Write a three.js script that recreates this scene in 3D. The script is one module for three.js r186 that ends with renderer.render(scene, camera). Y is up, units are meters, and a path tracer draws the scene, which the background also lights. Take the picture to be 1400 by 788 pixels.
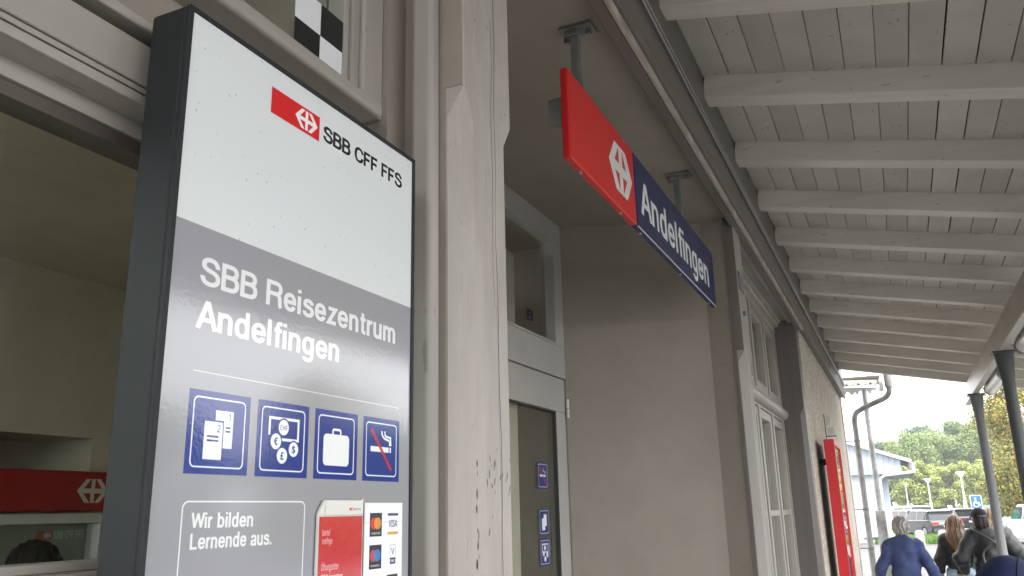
import * as THREE from 'three';
import { RoundedBoxGeometry } from 'three/addons/geometries/RoundedBoxGeometry.js';
import { mergeGeometries, mergeVertices } from 'three/addons/utils/BufferGeometryUtils.js';
import { MarchingCubes } from 'three/addons/objects/MarchingCubes.js';

// ---------------------------------------------------------------- camera, sky, sun, exposure
// X = metres from the camera towards the tracks, Y = metres above the lens, Z = metres along the facade (three.js -z)
const EYE = 1.82;
const scene = new THREE.Scene();
const camera = new THREE.PerspectiveCamera(2 * Math.atan(394 / 1129.4) * 180 / Math.PI, 1400 / 788, 0.05, 900);
const YAW = 0.42576, PITCH = 0.26486, ROLL = -0.02376;
const FWD = new THREE.Vector3(-Math.sin(YAW) * Math.cos(PITCH), Math.sin(PITCH), -Math.cos(YAW) * Math.cos(PITCH));
const RIGHT0 = new THREE.Vector3(Math.cos(YAW), 0, -Math.sin(YAW));
const UP0 = new THREE.Vector3().crossVectors(RIGHT0, FWD);
const RIGHT = RIGHT0.clone().multiplyScalar(Math.cos(ROLL)).addScaledVector(UP0, Math.sin(ROLL));
const UP = UP0.clone().multiplyScalar(Math.cos(ROLL)).addScaledVector(RIGHT0, -Math.sin(ROLL));
camera.quaternion.setFromRotationMatrix(new THREE.Matrix4().makeBasis(RIGHT, UP, FWD.clone().negate()));
camera.position.set(0, EYE, 0);
camera.updateMatrixWorld();

const renderer = new THREE.WebGLRenderer({ antialias: true });
renderer.toneMapping = THREE.LinearToneMapping;
renderer.toneMappingExposure = 4.8;
renderer.shadowMap.enabled = true;

{ // overcast sky: white cloud, a little brighter overhead, a breath of blue
  const w = 256, h = 128, d = new Float32Array(w * h * 4);
  for (let j = 0; j < h; j++) for (let i = 0; i < w; i++) {
    const el = ((j + 0.5) / h - 0.5) * Math.PI, s = Math.max(0, Math.sin(el));
    const a = i / w * Math.PI * 2;
    const c = 1 + 0.05 * Math.sin(3 * a + 5 * s) + 0.04 * Math.sin(7 * a - 9 * s + 1) + 0.03 * Math.sin(2 * a + 17 * s);
    const L = (el < 0 ? 0.30 : (0.86 + 0.42 * s) * c);
    const k = (j * w + i) * 4;
    d[k] = L * 0.985; d[k + 1] = L * 0.995; d[k + 2] = L * 1.005; d[k + 3] = 1;
  }
  const t = new THREE.DataTexture(d, w, h, THREE.RGBAFormat, THREE.FloatType);
  t.mapping = THREE.EquirectangularReflectionMapping; t.magFilter = THREE.LinearFilter; t.minFilter = THREE.LinearFilter; t.needsUpdate = true;
  scene.background = t; scene.environment = t;
}
const sun = new THREE.DirectionalLight(new THREE.Color(1, 0.97, 0.92), 1.2);
sun.position.set(40, 46, 22); sun.target.position.set(0, 0, -8);
sun.castShadow = true; sun.shadow.radius = 25; sun.shadow.mapSize.set(2048, 2048);
Object.assign(sun.shadow.camera, { left: -60, right: 60, top: 60, bottom: -60, near: 1, far: 220 });
scene.add(sun, sun.target);
scene.fog = new THREE.FogExp2(new THREE.Color(0.93, 0.96, 1.0), 0.0006);

// ---------------------------------------------------------------- helpers
let seed = 20240917;
const rnd = () => { seed = (seed + 0x6d2b79f5) | 0; let t = Math.imul(seed ^ (seed >>> 15), 1 | seed); t = (t + Math.imul(t ^ (t >>> 7), 61 | t)) ^ t; return ((t ^ (t >>> 14)) >>> 0) / 4294967296; };
const rr = (a, b) => a + (b - a) * rnd();
const V = (X, Y, Z) => new THREE.Vector3(X, Y + EYE, -Z);
const groundY = (Z) => -EYE - Math.max(0, Z - 15) * 0.002;   // the forecourt falls away gently past the station
const clamp = (v, a = 0, b = 1) => Math.min(b, Math.max(a, v));

// textures
const hash = (x, y, s) => { let h = Math.imul(x, 374761393) + Math.imul(y, 668265263) + Math.imul(s, 974634721); h = Math.imul(h ^ (h >>> 13), 1274126177); return ((h ^ (h >>> 16)) >>> 0) / 4294967296; };
function vnoise(x, y, px, py, s) {
  const xi = Math.floor(x), yi = Math.floor(y), fx = x - xi, fy = y - yi, u = fx * fx * (3 - 2 * fx), v = fy * fy * (3 - 2 * fy);
  const m = (a, n) => ((a % n) + n) % n, a = m(xi, px), b = m(xi + 1, px), c = m(yi, py), d = m(yi + 1, py);
  return (hash(a, c, s) * (1 - u) + hash(b, c, s) * u) * (1 - v) + (hash(a, d, s) * (1 - u) + hash(b, d, s) * u) * v;
}
function fbm(u, v, fx, fy, oct, s) { let t = 0, a = 0.5, n = 0; for (let o = 0; o < oct; o++) { t += a * vnoise(u * fx, v * fy, fx, fy, s + o); n += a; a *= 0.5; fx *= 2; fy *= 2; } return t / n; }
function tex(w, h, f, srgb = true) {
  const d = new Uint8Array(w * h * 4);
  for (let j = 0; j < h; j++) for (let i = 0; i < w; i++) { const c = f((i + 0.5) / w, (j + 0.5) / h), k = (j * w + i) * 4; const g = typeof c === 'number'; for (let q = 0; q < 3; q++) d[k + q] = clamp(g ? c : c[q]) * 255; d[k + 3] = 255; }
  const t = new THREE.DataTexture(d, w, h); t.wrapS = t.wrapT = THREE.RepeatWrapping; t.magFilter = THREE.LinearFilter; t.minFilter = THREE.LinearMipmapLinearFilter; t.generateMipmaps = true;
  if (srgb) t.colorSpace = THREE.SRGBColorSpace; t.needsUpdate = true; return t;
}
const T = {};
T.paint = tex(512, 512, (u, v) => { const a = fbm(u, v, 4, 4, 5, 1), b = fbm(u, v, 24, 24, 3, 9), c = fbm(u, v, 60, 60, 2, 21); const s = c > 0.9 ? -0.05 : 0; return 0.92 + 0.10 * (a - 0.5) + 0.03 * (b - 0.5) + s; });
T.paintBump = tex(512, 512, (u, v) => 0.5 + 0.5 * (fbm(u, v, 16, 16, 4, 31) - 0.5) + 0.25 * (fbm(u, v, 90, 90, 2, 37) - 0.5), false);
T.wood = tex(512, 512, (u, v) => { const a = fbm(u, v, 30, 2, 4, 41), b = fbm(u, v, 4, 3, 4, 47), n = fbm(u, v, 40, 14, 2, 51); const crack = fbm(u, v, 50, 2, 2, 53) > 0.93 ? -0.08 : 0; const spot = n > 0.87 ? -0.11 : 0; return 0.92 + 0.07 * (a - 0.5) + 0.08 * (b - 0.5) + crack + spot; });
T.woodBump = tex(512, 512, (u, v) => 0.5 + 0.5 * (fbm(u, v, 40, 2, 4, 41) - 0.5) + 0.3 * (fbm(u, v, 14, 5, 3, 57) - 0.5), false);
T.stucco = tex(512, 512, (u, v) => { const a = fbm(u, v, 5, 5, 4, 61), b = fbm(u, v, 70, 70, 2, 67), c = fbm(u, v, 110, 110, 1, 71); const k = 0.84 + 0.12 * (a - 0.5) + 0.34 * (b - 0.5) + (c > 0.86 ? -0.22 : 0); return [k, k * 0.985, k * 0.96]; });
T.stuccoBump = tex(512, 512, (u, v) => fbm(u, v, 70, 70, 3, 67), false);
T.asphalt = tex(512, 512, (u, v) => { const a = fbm(u, v, 3, 3, 5, 81), b = fbm(u, v, 128, 128, 1, 83); return 0.78 + 0.25 * (a - 0.5) + 0.28 * (b - 0.5); });
T.galv = tex(256, 256, (u, v) => { const a = fbm(u, v, 12, 12, 3, 91), b = fbm(u, v, 3, 3, 3, 93); return 0.8 + 0.35 * (a - 0.5) + 0.2 * (b - 0.5); });
T.dirt = tex(512, 512, (u, v) => { const a = fbm(u, v, 6, 6, 5, 101), b = fbm(u, v, 36, 36, 2, 103); const k = 0.93 + 0.10 * (a - 0.5) - (b > 0.86 ? 0.17 : 0); return [k, k * 0.99, k * 0.975]; });
T.gloss = tex(256, 256, (u, v) => fbm(u, v, 64, 64, 2, 111), false);
T.hair = tex(256, 256, (u, v) => 0.72 + 0.75 * (fbm(u, v, 40, 2, 3, 131) - 0.5) + 0.25 * (fbm(u, v, 100, 3, 1, 137) - 0.5));
T.cloth = tex(256, 256, (u, v) => 0.86 + 0.3 * (fbm(u, v, 6, 6, 4, 121) - 0.5) + 0.1 * (fbm(u, v, 80, 80, 1, 127) - 0.5));
const rep = (t, x, y = x) => { const c = t.clone(); c.repeat.set(x, y); c.needsUpdate = true; return c; };

const C = (r, g, b) => new THREE.Color().setRGB(r, g, b);
function mat(c, o = {}) { const M = o.transmission || o.clearcoat || o.sheen || o.specularIntensity !== undefined ? THREE.MeshPhysicalMaterial : THREE.MeshStandardMaterial; return new M({ color: Array.isArray(c) ? C(...c) : c, roughness: 0.6, ...o }); }
const painted = (c, o = {}) => mat(c, { map: T.paint, bumpMap: T.paintBump, bumpScale: 0.0007, roughness: 0.6, ...o });
const timber = (c, o = {}) => mat(c, { map: T.wood, bumpMap: T.woodBump, bumpScale: 0.0012, roughness: 0.62, ...o });
const M = {
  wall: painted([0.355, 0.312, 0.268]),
  column: timber([0.52, 0.485, 0.45]),
  bead: timber([0.45, 0.42, 0.39]),
  frame: timber([0.43, 0.40, 0.355], { roughness: 0.45 }),
  frameGrey: timber([0.50, 0.485, 0.45], { roughness: 0.45 }),
  darkWood: timber([0.17, 0.155, 0.14], { roughness: 0.45 }),
  lintel: timber([0.185, 0.168, 0.15], { roughness: 0.5 }),
  post: timber([0.40, 0.375, 0.35]),
  headShade: timber([0.11, 0.095, 0.08], { roughness: 0.5 }),  // brown dark enough to stand in for shade below the transom rail
  groove: mat([0.05, 0.047, 0.042], { roughness: 0.8 }),
  bare: mat([0.62, 0.57, 0.50], { map: T.galv, roughness: 0.6, bumpMap: T.galv, bumpScale: 0.002 }),
  rafter: timber([0.80, 0.76, 0.685]),
  board: [0, 1, 2, 3].map((k) => timber([0.58 + 0.03 * k, 0.562 + 0.029 * k, 0.53 + 0.027 * k], { map: T.dirt })),
  beam: timber([0.52, 0.48, 0.43], { roughness: 0.4 }),
  doorPaint: painted([0.50, 0.49, 0.455], { roughness: 0.42 }),
  glass: mat([0.93, 0.95, 0.93], { transmission: 1, thickness: 0, roughness: 0.01, ior: 1.5 }),
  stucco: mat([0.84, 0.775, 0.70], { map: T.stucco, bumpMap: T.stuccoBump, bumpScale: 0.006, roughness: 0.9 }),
  iron: mat([0.095, 0.105, 0.11], { roughness: 0.45, map: T.paint }),
  ironGrey: mat([0.20, 0.21, 0.22], { roughness: 0.5, map: T.paint }),
  galv: mat([0.42, 0.43, 0.43], { map: T.galv, metalness: 0.55, roughness: 0.5 }),
  zinc: mat([0.52, 0.515, 0.505], { map: T.galv, metalness: 0.1, roughness: 0.5 }),
  steel: mat([0.66, 0.665, 0.67], { map: T.galv, metalness: 0.15, roughness: 0.38 }),
  white: mat([0.76, 0.76, 0.74], { roughness: 0.45, map: T.paint }),
  anthracite: mat([0.022, 0.025, 0.028], { roughness: 0.55, map: T.paint, specularIntensity: 0.6 }),
  signRed: mat([0.70, 0.022, 0.020], { roughness: 0.38, bumpMap: T.gloss, bumpScale: 0.0002 }),
  signBlue: mat([0.012, 0.026, 0.13], { roughness: 0.38, bumpMap: T.gloss, bumpScale: 0.0002 }),
  printWhite: mat([0.82, 0.82, 0.82], { roughness: 0.4 }),
  asphalt: mat([0.17, 0.17, 0.165], { map: rep(T.asphalt, 1), roughness: 0.92, bumpMap: T.asphalt, bumpScale: 0.003 }),
  interior: painted([0.66, 0.605, 0.50]),
  floorIn: mat([0.25, 0.22, 0.18], { roughness: 0.5 }),
};

// geometry
const numbers = new Map();
function numbered(n) { const k = numbers.get(n) || 0; numbers.set(n, k + 1); return k ? n + '_' + String(k).padStart(3, '0') : n; }
function uvm(g, grain = 'y', s = 1) {            // uv in metres, v along the grain
  if (g.index) g = g.toNonIndexed();
  const p = g.attributes.position, n = p.count, uv = new Float32Array(n * 2), ou = rnd() * 5, ov = rnd() * 5, gi = 'xyz'.indexOf(grain);
  const a = new THREE.Vector3(), b = new THREE.Vector3(), c = new THREE.Vector3();
  for (let i = 0; i < n; i += 3) {
    a.fromBufferAttribute(p, i); b.fromBufferAttribute(p, i + 1); c.fromBufferAttribute(p, i + 2);
    const nm = b.clone().sub(a).cross(c.clone().sub(a)), ab = [Math.abs(nm.x), Math.abs(nm.y), Math.abs(nm.z)], ax = ab.indexOf(Math.max(...ab));
    let [q, r] = [0, 1, 2].filter((k) => k !== ax); if (q === gi) [q, r] = [r, q];
    [a, b, c].forEach((w, k) => { const e = [w.x, w.y, w.z]; uv[(i + k) * 2] = e[q] * s + ou; uv[(i + k) * 2 + 1] = e[r] * s + ov; });
  }
  g.setAttribute('uv', new THREE.BufferAttribute(uv, 2)); return g;
}
function box(X0, X1, Y0, Y1, Z0, Z1, r = 0, grain = 'y') {
  const w = Math.abs(X1 - X0), h = Math.abs(Y1 - Y0), d = Math.abs(Z1 - Z0);
  const g = r > 0 ? new RoundedBoxGeometry(w, h, d, 1, Math.min(r, w / 2.01, h / 2.01, d / 2.01)) : new THREE.BoxGeometry(w, h, d);
  g.translate((X0 + X1) / 2, (Y0 + Y1) / 2 + EYE, -(Z0 + Z1) / 2); return uvm(g, grain);
}
function tube(pts, r, seg = 8, smooth = false, tub = 0) {
  const path = smooth ? new THREE.CatmullRomCurve3(pts, false, 'centripetal') : (() => { const c = new THREE.CurvePath(); for (let i = 1; i < pts.length; i++) c.add(new THREE.LineCurve3(pts[i - 1], pts[i])); return c; })();
  return uvm(new THREE.TubeGeometry(path, tub || (smooth ? pts.length * 8 : Math.max(1, (pts.length - 1) * 1)), r, seg, false));
}
function cyl(a, b, r0, r1 = r0, seg = 16) {
  const d = b.clone().sub(a), g = new THREE.CylinderGeometry(r1, r0, d.length(), seg, 1);
  g.applyQuaternion(new THREE.Quaternion().setFromUnitVectors(new THREE.Vector3(0, 1, 0), d.clone().normalize())); g.translate((a.x + b.x) / 2, (a.y + b.y) / 2, (a.z + b.z) / 2);
  return g;
}
const cat = (list) => { const l = list.map((g) => { g = g.index ? g.toNonIndexed() : g; for (const k of Object.keys(g.attributes)) if (!['position', 'normal', 'uv'].includes(k)) g.deleteAttribute(k); return g; }); return l.length === 1 ? l[0] : mergeGeometries(l); };
function worldOf(o) { const p = new THREE.Vector3(); for (let q = o; q && q !== scene; q = q.parent) p.add(q.position); return p; }
function part(name, g, m, parent) {               // geometry given in scene metres
  if (Array.isArray(g)) g = cat(g);
  const w = worldOf(parent); g.translate(-w.x, -w.y, -w.z);
  const o = new THREE.Mesh(g, m); o.name = name; o.castShadow = o.receiveShadow = true; parent.add(o); return o;
}
function thing(name, label, category, base = new THREE.Vector3(), group) {
  const o = new THREE.Group(); o.name = numbered(name); o.position.copy(base); o.userData = { label, category }; if (group) o.userData.group = group; scene.add(o); return o;
}
function single(name, label, category, g, m, group) {
  if (Array.isArray(g)) g = cat(g);
  const o = new THREE.Mesh(g, m); o.name = numbered(name); o.castShadow = o.receiveShadow = true; o.userData = { label, category }; if (group) o.userData.group = group; scene.add(o); return o;
}
function structure(name, label, g, m) { const o = single(name, label, name, Array.isArray(g) ? cat(g) : g, m); o.userData.kind = 'structure'; return o; }
// sheet facing +X (towards the tracks) at X, spanning Z0..Z1 and Y0..Y1; uv 0..1 reading from Z0 to Z1
function sheet(X, Y0, Y1, Z0, Z1) { const g = new THREE.PlaneGeometry(Z1 - Z0, Y1 - Y0); g.rotateY(Math.PI / 2); g.translate(X, (Y0 + Y1) / 2 + EYE, -(Z0 + Z1) / 2); return g; }
function extrudeYZ(shape, depth, X, bevel = 0) {   // a Shape drawn in (Z, Y), extruded towards +X starting at X
  const g = new THREE.ExtrudeGeometry(shape, { depth, bevelEnabled: bevel > 0, bevelSize: bevel, bevelThickness: bevel, bevelSegments: 1, curveSegments: 6 });
  g.rotateY(Math.PI / 2); g.translate(X, EYE, 0); return g;   // shape x -> -z = Z
}
function canvas(w, h, draw, o = {}) {
  const c = document.createElement('canvas'); c.width = w; c.height = h; const x = c.getContext('2d'); draw(x, w, h);
  const t = new THREE.CanvasTexture(c); t.colorSpace = THREE.SRGBColorSpace; t.magFilter = THREE.LinearFilter; t.anisotropy = 8;
  return mat(0xffffff, { map: t, roughness: 0.4, ...o });
}
// double arrow with cross, drawn w wide inside a box whose centre is cx, cy
function arrows(x, cx, cy, w, h, colour) {
  x.fillStyle = colour; const L = cx - w / 2, R = cx + w / 2, t = h * 0.2, a = w * 0.27, k = w * 0.155;
  for (const [s, e] of [[L, 1], [R, -1]]) for (const d of [-1, 1]) { x.beginPath(); x.moveTo(s, cy); x.lineTo(s + e * a, cy + d * h / 2); x.lineTo(s + e * (a + k), cy + d * h / 2); x.lineTo(s + e * k, cy); x.closePath(); x.fill(); }
  x.fillRect(L + w * 0.07, cy - t / 2, w * 0.86, t); x.fillRect(cx - w * 0.06, cy - h / 2, w * 0.12, h);
}
function words(x, s, px, py, size, width, colour, weight = 0, bold = true) { // baseline at py, squeezed to a width
  x.save(); x.font = (bold ? 'bold ' : '') + size + 'px sans-serif'; x.textBaseline = 'alphabetic'; x.fillStyle = x.strokeStyle = colour; const m = x.measureText(s).width;
  x.translate(px, py); if (width) x.scale(width / m, 1); x.fillText(s, 0, 0); if (weight) { x.lineWidth = weight; x.lineJoin = 'round'; x.strokeText(s, 0, 0); } x.restore();
}
// plain grotesque letters as centre lines: capitals 100 high, x-height 73, baseline at 0
const LETTERS = {
  n: [58, 'M7.5 0V-73M7.5 -45C7.5 -60 17 -66 27 -66C38 -66 43 -58 43 -47V0'], m: [84, 'M7.5 0V-73M7.5 -45C7.5 -60 15 -66 24 -66C34 -66 38 -58 38 -47V0M38 -45C38 -60 46 -66 55 -66C65 -66 69 -58 69 -47V0'],
  u: [58, 'M7.5 -73V-26C7.5 -14 13 -7 23 -7C34 -7 43 -14 43 -28M43 -73V0'], r: [37, 'M7.5 0V-73M7.5 -40C7.5 -57 16 -65.5 32 -65.5'], i: [23, 'M7.5 0V-73M7.5 -100V-86'], l: [23, 'M7.5 0V-100'],
  t: [39, 'M16 -94V-18C16 -9 19 -7 27 -7H33M2 -66H33'], f: [36, 'M16 0V-80C16 -90 20 -93 28 -93H34M2 -66H33'], e: [60, 'M8 -37H47C47 -55 41 -66 27.5 -66C14 -66 7.5 -54 7.5 -36.5C7.5 -18 15 -7 28 -7C37 -7 43 -12 46 -22'],
  s: [56, 'M43 -52C42 -61 36 -66.5 26 -66.5C16 -66.5 9 -62 9 -54C9 -45 17 -43 26 -40.5C36 -38 45 -35 45 -22C45 -12 37 -6.5 26 -6.5C15 -6.5 8 -12 7 -22'], z: [53, 'M5 -66H41L8 -7H46'],
  a: [58, 'M9 -51C10 -61 16 -66.5 26 -66.5C37 -66.5 43 -61 43 -52V-14C43 -8 45 -6 50 -6M43 -40C38 -36 30 -37 22 -35C12 -33 7 -28 7 -20C7 -11 13 -6.5 21 -6.5C33 -6.5 43 -14 43 -27'],
  d: [60, 'M45 0V-100M45 -36.5C45 -55 38 -66 26.5 -66C14 -66 7.5 -54 7.5 -36.5C7.5 -18 14 -7 26.5 -7C38 -7 45 -18 45 -36.5'], b: [60, 'M8 0V-100M8 -36.5C8 -55 15 -66 26.5 -66C39 -66 45.5 -54 45.5 -36.5C45.5 -18 39 -7 26.5 -7C15 -7 8 -18 8 -36.5'],
  g: [60, 'M45 -73V-2C45 14 38 21 26 21C16 21 10 17 9 9M45 -37C45 -55 38 -66 26.5 -66C14 -66 7.5 -55 7.5 -38C7.5 -20 14 -9 26.5 -9C38 -9 45 -20 45 -37'],
  A: [70, 'M6 0L33 -92.5H37L64 0M17 -33H53'], B: [70, 'M8 0V-100M8 -92.5H34C47 -92.5 55 -86 55 -73C55 -60 47 -53.5 34 -53.5H8M34 -53.5C50 -53.5 59 -45 59 -30.5C59 -15 50 -7.5 34 -7.5H8'],
  S: [72, 'M59 -68C58 -84 49 -93.5 34 -93.5C20 -93.5 10 -86 10 -74C10 -60 22 -57 35 -53.5C50 -49.5 62 -45 62 -29C62 -14 50 -6.5 35.5 -6.5C19 -6.5 8 -15 7.5 -32'],
  R: [74, 'M8 0V-100M8 -92.5H38C52 -92.5 60 -86 60 -72C60 -58 52 -50.5 38 -50.5H8M38 -50.5C52 -50.5 57 -44 58 -32C59 -18 58 -8 63 0'], F: [62, 'M8 0V-100M8 -92.5H56M8 -51H50'],
  C: [76, 'M66 -66C63 -84 53 -93.5 38 -93.5C18 -93.5 8 -76 8 -50C8 -24 18 -6.5 38 -6.5C54 -6.5 64 -17 66 -35'], W: [94, 'M4 -100L23 -6L46 -94L69 -6L88 -100'], L: [60, 'M8 -100V-7.5H54'], '.': [24, 'M8 0V-16'], ' ': [30, ''],
};
function grot(x, text, px, py, capital, width, colour, weight) {
  let total = -8; for (const c of text) total += LETTERS[c][0] + 2;
  x.save(); x.translate(px, py); x.scale(width / total, capital / 100); x.strokeStyle = colour; x.lineWidth = weight; x.lineCap = 'butt'; x.lineJoin = 'miter'; x.miterLimit = 3;
  for (const c of text) { if (LETTERS[c][1]) x.stroke(new Path2D(LETTERS[c][1])); x.translate(LETTERS[c][0] + 2, 0); } x.restore();
}
function rbox(x, X, Y, W, Hh, r) { x.beginPath(); x.roundRect(X, Y, W, Hh, r); }

// ---------------------------------------------------------------- ground
{
  const g = new THREE.PlaneGeometry(500, 560, 50, 112); g.rotateX(-Math.PI / 2); g.translate(0, 0, -240);
  const p = g.attributes.position, uv = g.attributes.uv;
  for (let i = 0; i < p.count; i++) { p.setY(i, groundY(-p.getZ(i)) + EYE); uv.setXY(i, p.getX(i) / 2.1, p.getZ(i) / 2.1); }
  g.computeVertexNormals();
  structure('ground', 'pale grey asphalt of the platform and forecourt', g, M.asphalt);
}

// ---------------------------------------------------------------- station building
const station = thing('station_building', 'station front with taupe timber posts, splayed door recess and cream stucco', 'building', V(-0.66, -EYE, 6));
const G0 = -EYE;
// timber post with stopped chamfers
function chamferPost(X0, X1, Z0, Z1, y0, stop, y1, c, m, label) {
  const rings = [[y0, c], [stop - 0.032, c], [stop + 0.022, 0.002], [y1, 0.002]], pos = [];
  const ring = ([y, k]) => [[X0, Z0], [X1 - k, Z0], [X1, Z0 + k], [X1, Z1 - k], [X1 - k, Z1], [X0, Z1]].map(([a, b]) => V(a, y, b));
  for (let i = 1; i < rings.length; i++) { const a = ring(rings[i - 1]), b = ring(rings[i]); for (let k = 0; k < 6; k++) { const n = (k + 1) % 6; for (const v of [a[k], a[n], b[n], a[k], b[n], b[k]]) pos.push(v.x, v.y, v.z); } }
  const g = new THREE.BufferGeometry(); g.setAttribute('position', new THREE.Float32BufferAttribute(pos, 3)); g.computeVertexNormals();
  const o = part('timber_post', uvm(g, 'y', 1), m, station); if (label) o.userData.label = label; return o;
}
const FX = -0.645;
// the near post: its own map with long drying cracks, chips and dents
const postMat = (() => {
  const w = 512, h = 2048, base = document.createElement('canvas'), rel = document.createElement('canvas'); base.width = rel.width = w; base.height = rel.height = h;
  const x = base.getContext('2d'), y = rel.getContext('2d'); x.fillStyle = '#f2f0ec'; x.fillRect(0, 0, w, h); y.fillStyle = '#b0b0b0'; y.fillRect(0, 0, w, h);
  for (let k = 0; k < 260; k++) { const g = Math.floor(rr(205, 255)); x.fillStyle = `rgba(${g},${g - 3},${g - 8},0.16)`; x.beginPath(); x.ellipse(rr(0, w), rr(0, h), rr(10, 60), rr(40, 220), rr(-0.1, 0.1), 0, 7); x.fill(); }
  for (let k = 0; k < 420; k++) { const px = rr(0, w), py = rr(0, h), l = rr(4, 40); y.strokeStyle = rnd() < 0.5 ? 'rgba(90,90,90,0.5)' : 'rgba(210,210,210,0.5)'; y.lineWidth = rr(2, 7); y.beginPath(); y.moveTo(px, py); y.lineTo(px + rr(-7, 7), py + l); y.stroke(); }
  const crack = (px, y0, y1, lw, a) => { for (const [q, col] of [[x, `rgba(74,66,60,${a})`], [y, 'rgba(0,0,0,1)']]) { let s = seed; q.strokeStyle = col; q.lineCap = 'round'; let cx = px; for (let yy = y0; yy < y1; yy += 14) { const nx = px + 5 * Math.sin(yy * 0.006) + 4 * Math.sin(yy * 0.021 + px) + rr(-1.6, 1.6); q.lineWidth = lw * (0.35 + 0.65 * Math.abs(Math.sin(yy * 0.004 + px))); q.beginPath(); q.moveTo(cx, yy); q.lineTo(nx, yy + 14); q.stroke(); cx = nx; } seed = s; } };
  crack(308, 0, 2048, 4.2, 0.8); crack(282, 330, 980, 3.2, 0.7); crack(300, 980, 1500, 2, 0.5);
  const chip = (px, py, s, a) => { for (const [q, col] of [[x, 'rgba(70,63,56,0.62)'], [y, 'rgba(20,20,20,1)']]) { q.fillStyle = col; q.beginPath(); q.ellipse(px, py, s * 0.36, s, a, 0, 7); q.fill(); } };
  for (let k = 0; k < 16; k++) chip(rr(120, 500), rr(100, 1900), rr(2, 6), rr(-0.9, 0.2));
  for (let k = 0; k < 34; k++) { const f = rnd(); chip(170 + f * 320 + rr(-14, 14), 1290 + 60 * Math.abs(f - 0.4) + rr(-30, 110) * (rnd() < 0.4 ? 1 : 0.3), rr(3, 9), rr(-0.8, 0.8)); }
  for (let k = 0; k < 24; k++) chip(128 + rr(-5, 5), rr(1250, 2000), rr(3, 9), rr(-0.15, 0.15));
  const mk = (c, s) => { const t = new THREE.CanvasTexture(c); if (s) t.colorSpace = THREE.SRGBColorSpace; t.magFilter = THREE.LinearFilter; t.wrapS = t.wrapT = THREE.RepeatWrapping; return t; };
  return mat([0.495, 0.468, 0.443], { map: mk(base, true), bumpMap: mk(rel), bumpScale: 0.003, roughness: 0.6 });
})();
{
  const o = chamferPost(-0.9, FX, 1.228, 1.432, G0, 0.745, 1.5, 0.036, postMat, 'pale cracked post with chamfered edges beside the tall panel');
  // wrap the map round the post: u across the near face, chamfer and front, v up 2 m
  const g = o.geometry, p = g.attributes.position, uv = g.attributes.uv, w = worldOf(station);
  for (let i = 0; i < p.count; i++) { const X = p.getX(i) + w.x, Z = -(p.getZ(i) + w.z), Y = p.getY(i) + w.y - EYE; uv.setXY(i, (128 + (Z - 1.264) * 1950 + (X - FX) * 900) / 512, (Y + 0.62) / 1.9); }
}
{ const g = new RoundedBoxGeometry(0.046, 1.499 - G0, 0.036, 3, 0.012); g.translate(-0.716, (1.499 + G0) / 2 + EYE, -1.208); part('post_moulding', uvm(g), M.bead, station); }
chamferPost(-0.698, FX, 4.287, 4.49, G0, 0.75, 1.5, 0.036, M.post);
part('post_side', [box(-0.698, -0.684, G0, 1.499, 4.2845, 4.2868, 0), box(-0.684, -0.649, 0.775, 1.499, 4.2845, 4.2868, 0)], M.lintel, station);
part('post_side', [box(-0.9, -0.684, G0, 1.499, 1.2255, 1.2278, 0), box(-0.684, -0.649, 0.772, 1.499, 1.2255, 1.2278, 0)], M.wall, station);
chamferPost(-0.9, FX, 7.12, 7.34, G0, 0.75, 1.5, 0.036, M.darkWood);
// iron strap and bolt on the second post
{ const b = part('iron_strap', box(FX, FX + 0.008, 1.10, 1.20, 4.30, 4.42, 0.002), M.ironGrey, station); part('bolt', [cyl(V(FX, 0.98, 4.36), V(FX + 0.014, 0.98, 4.36), 0.013)], M.ironGrey, b); }

// wall between the office window and the near post
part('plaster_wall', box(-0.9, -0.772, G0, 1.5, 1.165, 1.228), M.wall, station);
// lintel beam, weathered drip edge and the moulded plate above that carries the rafters
part('lintel_beam', box(-0.6605, -0.617, 1.4985, 1.62, -0.7, 13.0, 0.004, 'z'), M.lintel, station);
part('lintel_soffit', box(-0.660, -0.617, 1.445, 1.497, 1.45, 7.16, 0.004, 'z'), M.lintel, station);
part('drip_edge', box(-0.615, -0.602, 1.442, 1.476, 0.4, 7.36, 0.002, 'z'), M.bare, station);
part('wall_plate', box(-0.76, -0.600, 1.622, 1.95, -0.7, 13.05, 0.004, 'z'), M.darkWood, station);
part('wall_plate_fillet', [box(-0.598, -0.590, 1.70, 1.725, -0.7, 13.05, 0.002, 'z'), box(-0.614, -0.590, 1.478, 1.618, 0.4, 13.05, 0.003, 'z')], M.lintel, station);
part('cable_conduit', [cyl(V(-0.586, 1.66, -1), V(-0.586, 1.66, 13), 0.0055, 0.0055, 8), cyl(V(-0.584, 1.685, -1), V(-0.584, 1.685, 13), 0.004, 0.004, 8)], M.zinc, station);
// masonry above, out of the picture, that keeps the sky off the recesses
part('upper_wall', box(-6.5, -0.68, 2.02, 4.6, -0.7, 13, 0), M.stucco, station);
{ const s = new THREE.Shape([[-0.2, 4.6], [-7.0, 4.6], [-3.6, 6.6]].map(([a, b]) => new THREE.Vector2(a, b))); const g = new THREE.ExtrudeGeometry(s, { depth: 14.3, bevelEnabled: false }); g.translate(0, EYE, -13.3); part('main_roof', uvm(g), mat([0.22, 0.09, 0.06], { roughness: 0.9 }), station); }

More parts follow.
